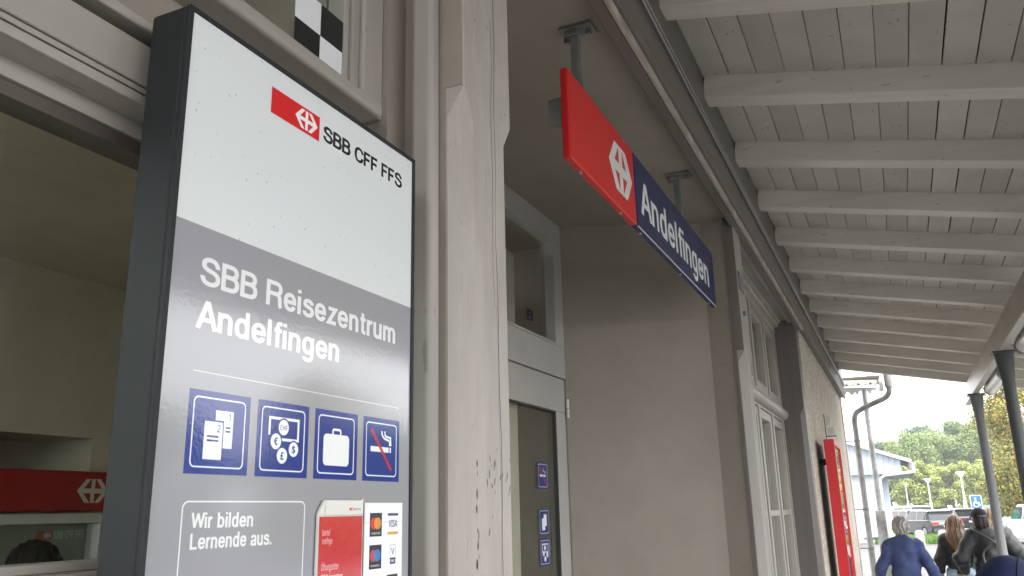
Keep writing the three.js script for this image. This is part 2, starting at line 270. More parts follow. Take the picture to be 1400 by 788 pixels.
// door recess: splayed sides, return faces, ceiling
function prism(pts, y0, y1) { // plan polygon [X, Z]
  const s = new THREE.Shape(pts.map(([a, b]) => new THREE.Vector2(a, b))), g = new THREE.ExtrudeGeometry(s, { depth: y1 - y0, bevelEnabled: false });
  g.rotateX(-Math.PI / 2); g.translate(0, y0 + EYE, 0); return uvm(g); // shape y -> -z = Z
}
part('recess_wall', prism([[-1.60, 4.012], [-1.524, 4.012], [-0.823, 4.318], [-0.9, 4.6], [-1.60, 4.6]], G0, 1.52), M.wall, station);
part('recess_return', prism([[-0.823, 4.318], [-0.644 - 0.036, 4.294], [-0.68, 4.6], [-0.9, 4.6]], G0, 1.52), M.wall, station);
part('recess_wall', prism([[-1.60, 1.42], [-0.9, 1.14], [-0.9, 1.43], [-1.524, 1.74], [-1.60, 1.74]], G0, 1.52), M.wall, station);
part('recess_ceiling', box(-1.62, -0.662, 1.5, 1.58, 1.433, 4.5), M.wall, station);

// the recessed entrance: double door with transom lights
{
  const D = -1.524, door = new THREE.Group(); door.name = 'door'; station.add(door); const f = M.doorPaint;
  const z0 = 1.74, z1 = 4.012, t = 0.115;
  part('door_frame', [box(D - 0.07, D, 1.385, 1.5, z0, z1, 0.003, 'z'), box(D - 0.07, D, 0.66, 0.822, z0, z1, 0.003, 'z'), box(D - 0.07, D, 0.822, 1.385, z1 - t, z1, 0.003), box(D - 0.07, D, 0.822, 1.385, z0, z0 + t, 0.003), box(D - 0.07, D, 0.822, 1.385, 2.82, 2.93, 0.003)], f, door);
  part('transom_bead', [box(D - 0.05, D + 0.004, 0.822, 0.834, 2.93, z1 - t, 0.002, 'z'), box(D - 0.05, D + 0.003, 0.834, 1.385, z1 - t - 0.012, z1 - t, 0.002)], M.frameGrey, door);
  for (const [a, b] of [[2.93, z1 - t], [z0 + t, 2.82]]) part('transom_pane', box(D - 0.052, D - 0.046, 0.80, 1.40, a - 0.01, b + 0.01), M.glass, door);
  for (const [a, b] of [[2.88, z1 - 0.002], [z0 + 0.002, 2.872]]) {
    const w = 0.125; part('door_leaf', [box(D - 0.055, D - 0.008, 0.485, 0.656, a, b, 0.004, 'z'), box(D - 0.055, D - 0.008, G0 + 0.02, 0.485, b - w, b, 0.004), box(D - 0.055, D - 0.008, G0 + 0.02, 0.485, a, a + w, 0.004), box(D - 0.055, D - 0.008, G0 + 0.02, G0 + 0.3, a + w, b - w, 0.004, 'z')], f, door);
    part('glazing_gasket', [box(D - 0.03, D - 0.012, 0.477, 0.485, a + w, b - w), box(D - 0.03, D - 0.012, G0 + 0.3, 0.477, b - w - 0.010, b - w), box(D - 0.03, D - 0.012, G0 + 0.3, 0.477, a + w, a + w + 0.010)], M.groove, door);
    part('door_pane', box(D - 0.036, D - 0.030, G0 + 0.28, 0.495, a + w - 0.012, b - w + 0.012), M.glass, door);
  }
  for (const y of [0.46, -0.5, -1.4]) part('hinge', [cyl(V(D + 0.006, y, z1 - 0.004), V(D + 0.006, y + 0.045, z1 - 0.004), 0.008), cyl(V(D + 0.006, y + 0.05, z1 - 0.004), V(D + 0.006, y + 0.095, z1 - 0.004), 0.008)], M.white, door);
  part('door_handle', [cyl(V(D + 0.03, -0.9, 2.94), V(D + 0.03, -0.6, 2.94), 0.012), cyl(V(D - 0.01, -0.88, 2.94), V(D + 0.03, -0.88, 2.94), 0.008), cyl(V(D - 0.01, -0.62, 2.94), V(D + 0.03, -0.62, 2.94), 0.008)], M.steel, door);
}

// office window beside the tall panel: wide lower light, moulded transom, upper light
{
  const win = new THREE.Group(); win.name = 'window'; win.userData.label = 'wide office window with moulded transom rail'; station.add(win);
  const za = -0.5, zb = 1.165, f = M.frame;
  part('transom_rail', box(-0.84, -0.742, 0.489, 0.542, za, zb, 0.003, 'z'), f, win);
  part('rail_fillet', [box(-0.84, -0.744, 0.4805, 0.4872, za, zb, 0.001, 'z'), box(-0.84, -0.744, 0.466, 0.4787, za, zb, 0.002, 'z')], f, win);
  part('rail_groove', [box(-0.84, -0.785, 0.4455, 0.466, za, zb, 0, 'z'), box(-0.84, -0.785, 0.542, 0.556, za, zb, 0, 'z'), box(-0.84, -0.758, 0.5705, 0.5835, za, zb, 0, 'z'), box(-0.84, -0.752, 0.4787, 0.4805, za, zb, 0, 'z'), box(-0.84, -0.752, 0.4872, 0.489, za, zb, 0, 'z')], M.frame, win);
  part('rail_ledge', box(-0.84, -0.736, 0.556, 0.5705, za, zb, 0.003, 'z'), f, win);
  part('rail_fascia', box(-0.84, -0.80, 0.5835, 0.672, za, zb, 0.002, 'z'), M.wall, win);
  { const g = new RoundedBoxGeometry(0.095, 0.028, 1.114 - za, 3, 0.009); g.translate(-0.7925, 0.686 + EYE, -(1.114 + za) / 2); part('sill_moulding', uvm(g, 'z'), f, win); }
  part('upper_stile', [box(-0.84, -0.783, 0.70, 1.5, 1.105, zb, 0.004), box(-0.84, -0.793, 0.70, 1.5, 1.082, 1.105, 0.003), box(-0.84, -0.800, 0.70, 1.5, 1.067, 1.082, 0.004), cyl(V(-0.79, 0.70, 1.107), V(-0.79, 1.5, 1.107), 0.006, 0.006, 10)].map((g) => uvm(g)), f, win);
  part('upper_rail', box(-0.84, -0.793, 1.38, 1.5, za, 1.06, 0.003, 'z'), f, win);
  part('upper_pane', box(-0.8095, -0.8048, 0.70, 1.38, za, 1.07), M.glass, win);
  part('lower_stile', box(-0.84, -0.775, -0.06, 0.4455, 1.09, zb, 0.004), f, win); part('lower_stile', box(-0.84, -0.775, -0.06, 0.4455, za, za + 0.07, 0.004), f, win);
  part('lower_rail', [box(-0.86, -0.770, -0.10, -0.050, za, zb, 0.004, 'z'), box(-0.84, -0.800, -0.050, -0.040, za, zb, 0.002, 'z')], f, win);
  part('lower_pane', box(-0.812, -0.806, -0.045, 0.46, za + 0.07, 1.09), M.glass, win);
  part('lower_head_shade', box(-0.83, -0.79, 0.428, 0.4453, za, 1.09, 0.001, 'z'), M.headShade, win);  // strip coloured dark for the shade at the top of the pane
  part('plaster_wall', box(-0.9, -0.772, G0, -0.102, za - 0.2, zb, 0), M.wall, station);
  part('plaster_wall', box(-0.9, -0.772, -0.102, 1.5, za - 0.2, za, 0), M.wall, station);
}

// second bay: tall glazed doors with a heavy half round rail under a row of transom lights
{
  const win = new THREE.Group(); win.name = 'window'; win.userData.label = 'tall divided window between the dark posts'; station.add(win);
  const X = -0.82, zs = [4.5, 5.18, 5.83, 6.47, 7.12], f = M.frame;
  part('window_head', [box(X - 0.06, X + 0.01, 1.40, 1.5, 4.5, 7.12, 0.004, 'z'), box(X - 0.06, X + 0.045, 1.445, 1.498, 4.5, 7.12, 0.012, 'z')], f, win);
  part('bay_soffit', box(-0.9, -0.662, 1.5, 1.56, 4.5, 7.12, 0, 'z'), M.post, win);
  part('soffit_strip', [box(-0.700, -0.664, 1.47, 1.5, 4.5, 7.12, 0.004, 'z'), box(-0.775, -0.755, 1.478, 1.5, 4.5, 7.12, 0.004, 'z')], M.bead, win);
  part('window_rail', [uvm(cyl(V(X + 0.005, 0.715, 4.5), V(X + 0.005, 0.715, 7.10), 0.045, 0.045, 20), 'z'), box(X - 0.06, X + 0.005, 0.655, 0.79, 4.5, 7.12, 0.004, 'z')], f, win);
  for (let k = 0; k < 5; k++) part('mullion', box(X - 0.06, X + 0.006, G0, 1.40, zs[k] - (k ? 0.035 : 0), zs[k] + (k < 4 ? 0.035 : 0), 0.005), f, win);
  for (let k = 0; k < 4; k++) {
    const a = zs[k] + 0.037, b = zs[k + 1] - 0.037, s = 0.062;
    const casement = (y0, y1, bars) => {
      const c = part('casement', [box(X - 0.05, X - 0.004, y0, y1, a, a + s, 0.006), box(X - 0.05, X - 0.004, y0, y1, b - s, b, 0.006), box(X - 0.05, X - 0.004, y0, y0 + s, a + s, b - s, 0.006, 'z'), box(X - 0.05, X - 0.004, y1 - s, y1, a + s, b - s, 0.006, 'z'), ...bars.map((y) => box(X - 0.045, X - 0.006, y - 0.02, y + 0.02, a + s, b - s, 0.005, 'z'))], f, win);
      return c;
    };
    casement(0.792, 1.398, []); casement(G0 + 0.02, 0.653, [-0.05, -0.75]);
    part('casement_pane', [box(X - 0.032, X - 0.028, 0.85, 1.35, a + 0.055, b - 0.055), box(X - 0.032, X - 0.028, G0 + 0.08, 0.6, a + 0.055, b - 0.055)], M.glass, win);
    part('net_curtain', [box(X - 0.14, X - 0.136, 0.80, 1.42, a + 0.16, b - 0.005), box(X - 0.14, X - 0.136, G0 + 0.08, 0.66, a + 0.1, b)], mat([0.6, 0.59, 0.54], { roughness: 1, side: THREE.DoubleSide }), win);
  }
}
// stuccoed wall beyond and its corner
part('stucco_wall', box(-1.2, -0.66, G0, 1.62, 7.342, 12.75), M.stucco, station);
part('corner_strip', box(-1.1, -0.645, G0, 1.62, 12.752, 12.86, 0.006), M.white, station);
// rooms behind the glass
const room = (n, g, m) => part(n, g, m, station);
room('office_wall', [box(-3.9, -3.8, G0, 0.25, -0.7, 3.6), box(-3.9, -3.8, 0.42, 1.245, -0.7, 3.6), box(-3.9, -3.8, 0.25, 0.42, 3.046, 3.6), box(-4.3, -4.25, 0.1, 0.55, -0.7, 3.15), box(-4.25, -3.9, 0.42, 0.5, -0.7, 3.15), box(-4.25, -3.9, 0.15, 0.25, -0.7, 3.15), box(-4.25, -3.9, 0.25, 0.42, 3.046, 3.15), box(-3.8, -1.62, G0, 1.245, 3.5, 3.6), box(-3.8, -3.6, G0, 1.245, -0.7, -0.6), box(-3.6, -0.9, G0, -1.0, -0.7, -0.6)], M.interior);
room('added_end_window_frame', [box(-3.6, -3.54, -1.0, 1.245, -0.68, -0.62, 0.004), box(-0.98, -0.92, -1.0, 1.245, -0.68, -0.62, 0.004), box(-2.29, -2.23, -1.0, 1.245, -0.68, -0.62, 0.004), box(-3.54, -0.98, -1.0, -0.94, -0.67, -0.63, 0.004), box(-3.54, -0.98, 1.185, 1.245, -0.67, -0.63, 0.004)], M.frame);  // unseen end glazing, added to let sky light into the office
room('added_end_window_pane', box(-3.55, -0.97, -0.95, 1.19, -0.652, -0.648), M.glass);
room('office_wall', box(-1.66, -1.61, G0, 1.245, 1.43, 3.5), M.interior);
room('office_ceiling', [box(-3.9, -1.665, 1.247, 1.34, -0.7, 3.6), box(-1.665, -0.91, 1.247, 1.34, -0.7, 1.145)], M.interior);
room('office_floor', box(-3.9, -0.9, G0 + 0.004, G0 + 0.03, -0.7, 3.5), M.floorIn);
room('hall_wall', [box(-6.2, -6.1, G0, 1.62, 1.2, 3.7), box(-6.2, -6.1, G0, 1.62, 6.2, 12.7), box(-6.2, -6.1, 1.0, 1.62, 3.7, 6.2), box(-6.1, -3.9, G0, 1.62, 1.1, 1.2), box(-6.1, -1.25, G0, 1.62, 12.6, 12.7)], M.interior);
room('hall_wall', box(-2.9, -1.62, G0, 1.62, 4.62, 4.72), M.interior);
room('added_street_door_frame', [box(-6.18, -6.12, G0, 1.0, 3.7, 3.78, 0.004), box(-6.18, -6.12, G0, 1.0, 4.9, 5.0, 0.004), box(-6.18, -6.12, G0, 1.0, 6.12, 6.2, 0.004)], M.frame);  // unseen street doorway, added so daylight brightens the hall behind the door
room('added_street_door_pane', box(-6.152, -6.148, G0 + 0.02, 1.0, 3.76, 6.14), M.glass);
room('hall_ceiling', box(-6.2, -0.9, 1.625, 1.70, 1.2, 12.7), M.interior);
room('hall_floor', box(-6.1, -1.6, G0 + 0.034, G0 + 0.05, 3.62, 12.6), M.floorIn);

// ---------------------------------------------------------------- canopy
const canopy = thing('platform_canopy', 'white timber canopy with rows of rafters on dark iron posts', 'canopy', V(0.95, -EYE, 8));
const rafterY = (X) => 1.832 - 0.208 * (X + 0.6), EDGE = 2.3, SL = Math.atan(0.208);
{
  const len = (EDGE + 0.6) / Math.cos(SL), zr = (k) => (4.62188 + 1.29771 * k) * 0.615;
  const variants = [0, 1, 2].map(() => { const g = new RoundedBoxGeometry(len, 0.150, 0.106, 1, 0.005); g.rotateZ(-SL); return uvm(g, 'x'); });
  for (let k = -5; k <= 12; k++) {
    const o = new THREE.Mesh(variants[(k + 9) % 3], M.rafter); o.name = 'rafter'; o.castShadow = o.receiveShadow = true; canopy.add(o);
    const mX = (EDGE - 0.6) / 2; o.position.copy(V(mX + 0.075 * Math.sin(SL) * 0, rafterY(mX) + 0.075, zr(k) - 0.053)).sub(canopy.position); o.rotation.y = rr(-0.002, 0.002);
  }
  const n = 24, bw = (EDGE + 0.62) / n, shapes = [0, 1, 2, 3, 4].map(() => { const g = new RoundedBoxGeometry((bw - 0.0035) / Math.cos(SL), 0.022, 16.2, 1, 0.003); g.rotateZ(-SL); return uvm(g, 'z'); });
  for (let i = 0; i < n; i++) {
    const X = -0.6 + (i + 0.5) * bw, o = new THREE.Mesh(shapes[i % 5], M.board[Math.floor(rnd() * 4)]); o.name = 'ceiling_board'; o.castShadow = o.receiveShadow = true; canopy.add(o);
    o.position.copy(V(X, rafterY(X) + 0.150 - 0.040 + 0.011 + rr(0, 0.004), 4.45)).sub(canopy.position); o.scale.x = rr(0.982, 1.016); o.rotation.y = rr(-0.0004, 0.0004);
  }
  const rg = new THREE.BoxGeometry(len + 0.12, 0.03, 16.6); rg.rotateZ(-SL); rg.translate((EDGE - 0.6) / 2, rafterY((EDGE - 0.6) / 2) + 0.19 + EYE, -4.45); part('roof_covering', uvm(rg), mat([0.2, 0.1, 0.07], { roughness: 0.9 }), canopy);
  part('fascia', box(EDGE, EDGE + 0.025, rafterY(EDGE) + 0.0, rafterY(EDGE) + 0.22, -3.8, 12.7, 0.004, 'z'), M.rafter, canopy);
  part('gutter', uvm(cyl(V(EDGE + 0.09, rafterY(EDGE) + 0.17, -3.8), V(EDGE + 0.09, rafterY(EDGE) + 0.17, 12.7), 0.06, 0.06, 12), 'z'), M.zinc, canopy);
  // outer beam on iron posts
  part('outer_beam', box(0.925, 0.995, 1.272, 1.494, -3.8, 13.02, 0.008, 'z'), M.beam, canopy);
  for (const Z of [-1.6, 8.4, 11.65]) {
    const p = part('iron_post', [uvm(cyl(V(0.965, G0, Z), V(0.965, 0.99, Z), 0.056, 0.050, 20)), uvm(cyl(V(0.965, 0.99, Z), V(0.965, 1.258, Z), 0.050, 0.080, 20))], Z > 9 ? M.ironGrey : M.iron, canopy);
    part('post_collar', uvm(cyl(V(0.965, 0.978, Z), V(0.965, 1.002, Z), 0.054, 0.054, 20)), Z > 9 ? M.ironGrey : M.iron, p);
    part('bearing_plate', box(0.87, 1.06, 1.258, 1.2715, Z - 0.1, Z + 0.1, 0.003), M.iron, p);
  }
}
// tube lights on the track side of the beam
for (const Z of [9.75, 6.7]) {
  const l = thing('tube_light', Z > 8 ? 'tube light with grey end cap between the two iron posts' : 'tube light on the beam before the black iron post', 'light', V(1.08, 1.25, Z), 'tube lights along the canopy beam');
  for (const m of [0.15, 1.15]) part('mounting', box(0.997, 1.06, 1.335, 1.375, Z + m - 0.03, Z + m + 0.03, 0.003), M.ironGrey, l);
  part('housing', box(1.03, 1.14, 1.318, 1.352, Z, Z + 1.35, 0.006, 'z'), M.white, l);
  part('diffuser', uvm(cyl(V(1.085, 1.262, Z), V(1.085, 1.262, Z + 1.35), 0.064, 0.064, 20), 'z'), mat([0.8, 0.8, 0.8], { roughness: 0.22 }), l);
  for (const e of [Z - 0.09, Z + 1.35]) part('end_cap', uvm(cyl(V(1.085, 1.265, e), V(1.085, 1.265, e + 0.09), 0.069, 0.069, 20), 'z'), M.ironGrey, l);
}

// ---------------------------------------------------------------- tall information panel
{
  const P = -0.66, z0 = 0.596, z1 = 1.076, y1 = 0.562, y0 = -0.40, mm = (z) => (z - z0) / (z1 - z0), vv = (y) => (y1 - y) / (y1 - y0);
  const panel = thing('information_panel', 'tall grey and white travel centre panel in a dark frame', 'sign', V(-0.69, y0, (z0 + z1) / 2));
  part('casing', box(P - 0.057, P - 0.004, y0, y1, z0 - 0.003, z1 + 0.003, 0.004), M.anthracite, panel);
  part('edge_frame', [box(P - 0.0038, P + 0.002, y0, y1, z0 - 0.003, z0 + 0.004, 0.001), box(P - 0.0038, P + 0.002, y0, y1, z1 - 0.004, z1 + 0.003, 0.001), box(P - 0.0038, P + 0.002, y1 - 0.006, y1, z0 + 0.004, z1 - 0.004, 0.001), box(P - 0.0038, P + 0.002, y0, y0 + 0.006, z0 + 0.004, z1 - 0.004, 0.001)], M.anthracite, panel);
  for (const [ya, za] of [[0.50, 0.06], [0.50, 0.40], [-0.09, 0.06], [-0.09, 0.40]]) part('wall_bracket', box(ya > 0 ? -0.742 : -0.772, P - 0.057, ya, ya + 0.03, z0 + za, z0 + za + 0.04), M.anthracite, panel);
  const W = 1024, Hh = 2048, k = W / (z1 - z0), X = (z) => mm(z) * W, Y = (y) => vv(y) * Hh, ky = Hh / (y1 - y0);
  const print = (x) => {
    x.fillStyle = '#e0e4e6'; x.fillRect(0, 0, W, Hh);
    x.fillStyle = '#9c9ca2'; x.fillRect(0, Y(0.3125), W, Hh);
    // heading
    x.fillStyle = '#d8242a'; x.fillRect(X(0.734), Y(0.532), X(0.832) - X(0.734), Y(0.496) - Y(0.532));
    arrows(x, X(0.8045), Y(0.5145), 0.047 * k, 0.028 * ky, '#f4f4f4');
    grot(x, 'SBB CFF FFS', X(0.8415), Y(0.5020), 0.0228 * ky, X(1.0425) - X(0.8415), '#16161a', 18);
    grot(x, 'SBB Reisezentrum', X(0.6395), Y(0.2472), 0.0318 * ky, X(1.031) - X(0.6395), '#ececee', 16.5);
    grot(x, 'Andelfingen', X(0.6385), Y(0.1982), 0.0318 * ky, X(0.893) - X(0.6385), '#ececee', 16.5);
    x.fillStyle = '#dcdcde'; x.fillRect(X(0.640), Y(0.1528), X(1.043) - X(0.640), 0.0011 * ky);
    // pictograms
    const blue = '#16318a', wht = '#f2f4f6', iy0 = 0.1328, iy1 = 0.0452;
    [[0.637, 0.7295], [0.742, 0.835], [0.8475, 0.940], [0.9535, 1.0455]].forEach(([a, b], n) => {
      const L = X(a), R = X(b), t = Y(iy0), bt = Y(iy1), w = R - L, h = bt - t, q = (u, v) => [L + u * w, t + v * h];
      x.fillStyle = blue; x.fillRect(L, t, w, h); x.strokeStyle = wht; x.lineWidth = 0.020 * w; rbox(x, L + 0.085 * w, t + 0.085 * h, 0.83 * w, 0.83 * h, 0.06 * w); x.stroke();
      const R4 = (u, v, ww, hh, c = wht) => { x.fillStyle = c; x.fillRect(L + u * w, t + v * h, ww * w, hh * h); };
      if (n === 0) {
        R4(0.43, 0.22, 0.29, 0.46); R4(0.24, 0.345, 0.33, 0.50, blue); R4(0.265, 0.365, 0.29, 0.46);
        R4(0.60, 0.415, 0.08, 0.022, blue); R4(0.60, 0.46, 0.08, 0.022, blue); R4(0.315, 0.535, 0.18, 0.022, blue); R4(0.315, 0.585, 0.18, 0.022, blue);
        words(x, '1', L + 0.63 * w, t + 0.335 * h, 0.13 * h, 0, blue, 0, false); words(x, '2', L + 0.46 * w, t + 0.485 * h, 0.13 * h, 0, blue, 0, false);
      } else if (n === 1) {
        R4(0.21, 0.20, 0.60, 0.32); R4(0.25, 0.24, 0.52, 0.24, blue); R4(0.20, 0.45, 0.08, 0.08, blue);
        for (const [u, v, r, s] of [[0.50, 0.335, 0.10, 'CHF'], [0.36, 0.53, 0.10, '\u20ac'], [0.71, 0.62, 0.095, '$'], [0.49, 0.715, 0.10, '\u00a3']]) { const [cx, cy] = q(u, v); x.fillStyle = blue; x.beginPath(); x.arc(cx, cy, (r + 0.018) * w, 0, 7); x.fill(); x.fillStyle = wht; x.beginPath(); x.arc(cx, cy, r * w, 0, 7); x.fill(); x.save(); x.font = (s === 'CHF' ? '' : 'bold ') + (s === 'CHF' ? 0.085 : 0.14) * h + 'px sans-serif'; x.fillStyle = blue; x.textAlign = 'center'; x.textBaseline = 'middle'; x.fillText(s, cx, cy + 0.005 * h); x.restore(); }
      } else if (n === 2) {
        x.fillStyle = wht; rbox(x, L + 0.20 * w, t + 0.345 * h, 0.60 * w, 0.46 * h, 0.07 * w); x.fill(); x.strokeStyle = wht; x.lineWidth = 0.035 * w; rbox(x, L + 0.41 * w, t + 0.275 * h, 0.18 * w, 0.10 * h, 0.025 * w); x.stroke();
      } else {
        R4(0.20, 0.455, 0.50, 0.085); R4(0.725, 0.455, 0.04, 0.085);
        x.strokeStyle = wht; x.lineWidth = 0.035 * w; for (const o of [0, 0.085]) { x.beginPath(); x.moveTo(L + (0.50 + o) * w, t + 0.20 * h); x.bezierCurveTo(L + (0.50 + o) * w, t + 0.31 * h, L + (0.60 + o * 0.4) * w, t + (0.33 - o * 0.6) * h, L + (0.68 + o * 0.8) * w, t + (0.34 - o * 0.5) * h); x.quadraticCurveTo(L + (0.745 - 0) * w, t + (0.35 - o * 0.2) * h, L + (0.72 + o * 0.5) * w, t + 0.43 * h); x.stroke(); }
        x.strokeStyle = '#c3203a'; x.lineWidth = 0.055 * w; x.beginPath(); x.moveTo(L + 0.21 * w, t + 0.18 * h); x.lineTo(L + 0.78 * w, t + 0.82 * h); x.stroke();
      }
    });
    // apprentices' box
    x.strokeStyle = '#eceef0'; x.lineWidth = 3.6; rbox(x, X(0.640), Y(0.0172), X(0.834) - X(0.640), 0.30 * ky, 16); x.stroke();
    grot(x, 'Wir bilden', X(0.6535), Y(-0.0096), 0.0158 * ky, X(0.7445) - X(0.6535), '#ececee', 16.5);
    grot(x, 'Lernende aus.', X(0.6535), Y(-0.0303), 0.0158 * ky, X(0.777) - X(0.6535), '#ececee', 16.5);
    // fly specks and scuffs on the white field
    let s = seed; for (let i = 0; i < 70; i++) { x.fillStyle = `rgba(96,92,84,${rr(0.2, 0.7)})`; x.beginPath(); x.ellipse(rr(0, W), rr(0, Y(0.30)), rr(0.8, 1.6), rr(1, 4.5), rr(-0.6, 0.6), 0, 7); x.fill(); } seed = s;
  };
  const g = sheet(P - 0.0005, y0 + 0.004, y1 - 0.004, z0 + 0.002, z1 - 0.002);
  part('printed_face', g, canvas(W, Hh, print, { roughness: 0.11, specularIntensity: 1, ior: 1.7, bumpMap: rep(T.gloss, 2.4, 4.8), bumpScale: 0.000045 }), panel);
}
// opening hours leaflet in its clear holder, and the card sticker
{
  const P = -0.6595, h = thing('leaflet_holder', 'clear holder with red opening hours leaflet on the tall panel', 'leaflet', V(-0.655, -0.30, 0.901));
  const sh = new THREE.Shape(); [[0.8525, -0.30], [0.9495, -0.30], [0.9495, 0.0225], [0.945, 0.0195], [0.866, 0.0195], [0.8545, 0.004]].forEach(([a, b], i) => (i ? sh.lineTo(a, b) : sh.moveTo(a, b)));
  part('back_plate', uvm(extrudeYZ(sh, 0.003, P + 0.001, 0)), mat([0.72, 0.71, 0.68], { roughness: 0.3 }), h);
  const red = (x, W, Hh) => {
    x.fillStyle = '#d5202f'; x.fillRect(0, 0, W, Hh); for (let i = 0; i < 26; i++) { x.fillStyle = `rgba(255,${Math.floor(rr(60, 170))},${Math.floor(rr(90, 180))},0.05)`; x.beginPath(); x.ellipse(rr(0, W), rr(0, Hh), rr(20, 90), rr(20, 120), rr(0, 3), 0, 7); x.fill(); }
    const c = '#f6e3e3'; words(x, 'Bahnhof', 34, 78, 34, 90, c, 0, false); words(x, 'Andelfingen', 34, 112, 34, 120, c, 0, false);
    words(x, '\u00d6ffnungszeiten', 34, 218, 38, 200, c, 0, false); words(x, 'SBB Reisezentrum', 34, 262, 40, 250, c);
    words(x, 'Mo\u2013Fr', 34, 330, 32, 74, c, 0, false); words(x, '8.20 \u2013 11.00', 326, 312, 32, 140, c, 0, false); words(x, '13.00 \u2013 17.30', 316, 350, 32, 150, c, 0, false);
    words(x, 'Sa', 34, 410, 32, 30, c, 0, false); words(x, 'Geschlossen', 326, 390, 32, 140, c, 0, false); words(x, 'So', 34, 450, 32, 30, c, 0, false); words(x, 'Geschlossen', 326, 430, 32, 140, c, 0, false);
  };
  part('leaflet', sheet(P + 0.0046, -0.298, -0.0005, 0.8565, 0.9475), canvas(512, 1024, red, { roughness: 0.3 }), h);
  part('heading_strip', sheet(P + 0.0046, 0.001, 0.0185, 0.868, 0.9475), canvas(512, 128, (x, W, Hh) => { x.fillStyle = '#deddd8'; x.fillRect(0, 0, W, Hh); x.fillStyle = '#c9252b'; x.fillRect(322, 62, 60, 24); arrows(x, 362, 74, 28, 16, '#fff'); words(x, 'SBB CFF FFS', 388, 84, 24, 96, '#333', 0); }, { roughness: 0.3 }), h);
  part('clear_cover', box(P + 0.0055, P + 0.0068, -0.299, 0.002, 0.8545, 0.9488, 0), mat([0.98, 0.98, 0.98], { transmission: 1, thickness: 0, roughness: 0.03 }), h);
  const s = thing('card_sticker', 'white sticker with payment card logos beside the red leaflet', 'sticker', V(-0.658, -0.30, 1.004));
  const cards = (x, W, Hh) => {
    x.fillStyle = '#f1f3f4'; x.fillRect(0, 0, W, Hh); x.fillStyle = 'rgba(120,125,130,0.35)'; x.fillRect(0, 148, W, 3);
    const duo = (y, a, b) => { x.fillStyle = '#22262e'; x.fillRect(66, y, 160, 180); x.globalAlpha = 1; x.fillStyle = a; x.beginPath(); x.arc(122, y + 80, 46, 0, 7); x.fill(); x.fillStyle = b; x.globalAlpha = 0.88; x.beginPath(); x.arc(170, y + 80, 46, 0, 7); x.fill(); x.globalAlpha = 1; words(x, a === '#d9342b' ? 'mastercard' : 'maestro', 88, y + 163, 26, 116, '#f2f2f2', 0, false); };
    duo(76, '#d9342b', '#eda13a'); duo(320, '#c8434c', '#3f86cf');
    x.fillStyle = '#2b3560'; x.fillRect(306, 80, 146, 20); words(x, 'VISA', 322, 188, 76, 118, '#2b3a78'); x.fillStyle = '#d9a04a'; x.fillRect(306, 226, 146, 22);
    x.strokeStyle = '#7d8698'; x.lineWidth = 3; x.strokeRect(344, 330, 76, 100); words(x, 'V', 360, 402, 70, 44, '#28365f', 0, false); x.fillStyle = '#28365f'; x.fillRect(344, 428, 76, 48); words(x, 'PAY', 356, 464, 28, 52, '#ffffff');
    x.fillStyle = '#e2a63c'; rbox(x, 44, 588, 196, 80, 8); x.fill(); x.fillStyle = '#f0c069'; rbox(x, 52, 606, 162, 44, 6); x.fill(); words(x, 'PostFinance', 60, 642, 32, 150, '#4a3410');
    x.fillStyle = '#2a2d33'; x.fillRect(306, 556, 146, 96); x.fillStyle = '#f4f4f4'; rbox(x, 316, 572, 34, 62, 16); x.fill(); words(x, 'TWINT', 358, 620, 36, 86, '#ffffff');
    x.fillStyle = '#3d94c9'; x.fillRect(96, 746, 88, 150); x.fillStyle = '#8cc6e4'; x.fillRect(112, 800, 56, 44); words(x, 'reka', 324, 846, 74, 118, '#4d4d55'); words(x, 'ka', 386, 846, 74, 56, '#c9333b');
    words(x, 'JCB', 330, 990, 64, 110, '#333');
  };
  part('printed_sheet', [box(P + 0.0004, P + 0.0009, -0.16, 0.0165, 0.957, 1.0515, 0)], M.printWhite, s);
  part('card_logos', sheet(P + 0.0013, -0.1595, 0.016, 0.9575, 1.051), canvas(512, 1024, cards, { roughness: 0.28 }), s);
}
// chequered sticker on the upper window light
{
  const X = -0.8035, st = thing('chequered_sticker', 'black and white chequered sticker on the upper window pane', 'sticker', V(X, 0.7, 1.0));
  const zs = [0.938, 1.003, 1.0655], ys = [0.7005, 0.792, 0.853], wht = mat([0.82, 0.83, 0.86], { roughness: 0.3 }), blk = mat([0.012, 0.013, 0.015], { roughness: 0.3 });
  for (let r = 0; r < 2; r++) for (let c = 0; c < 2; c++) part((r + c) % 2 ? 'white_square' : 'black_square', box(X - 0.001, X + 0.0005, ys[r] + 0.0003, ys[r + 1], zs[c] + 0.0003, zs[c + 1], 0), (r + c) % 2 ? wht : blk, st);
}
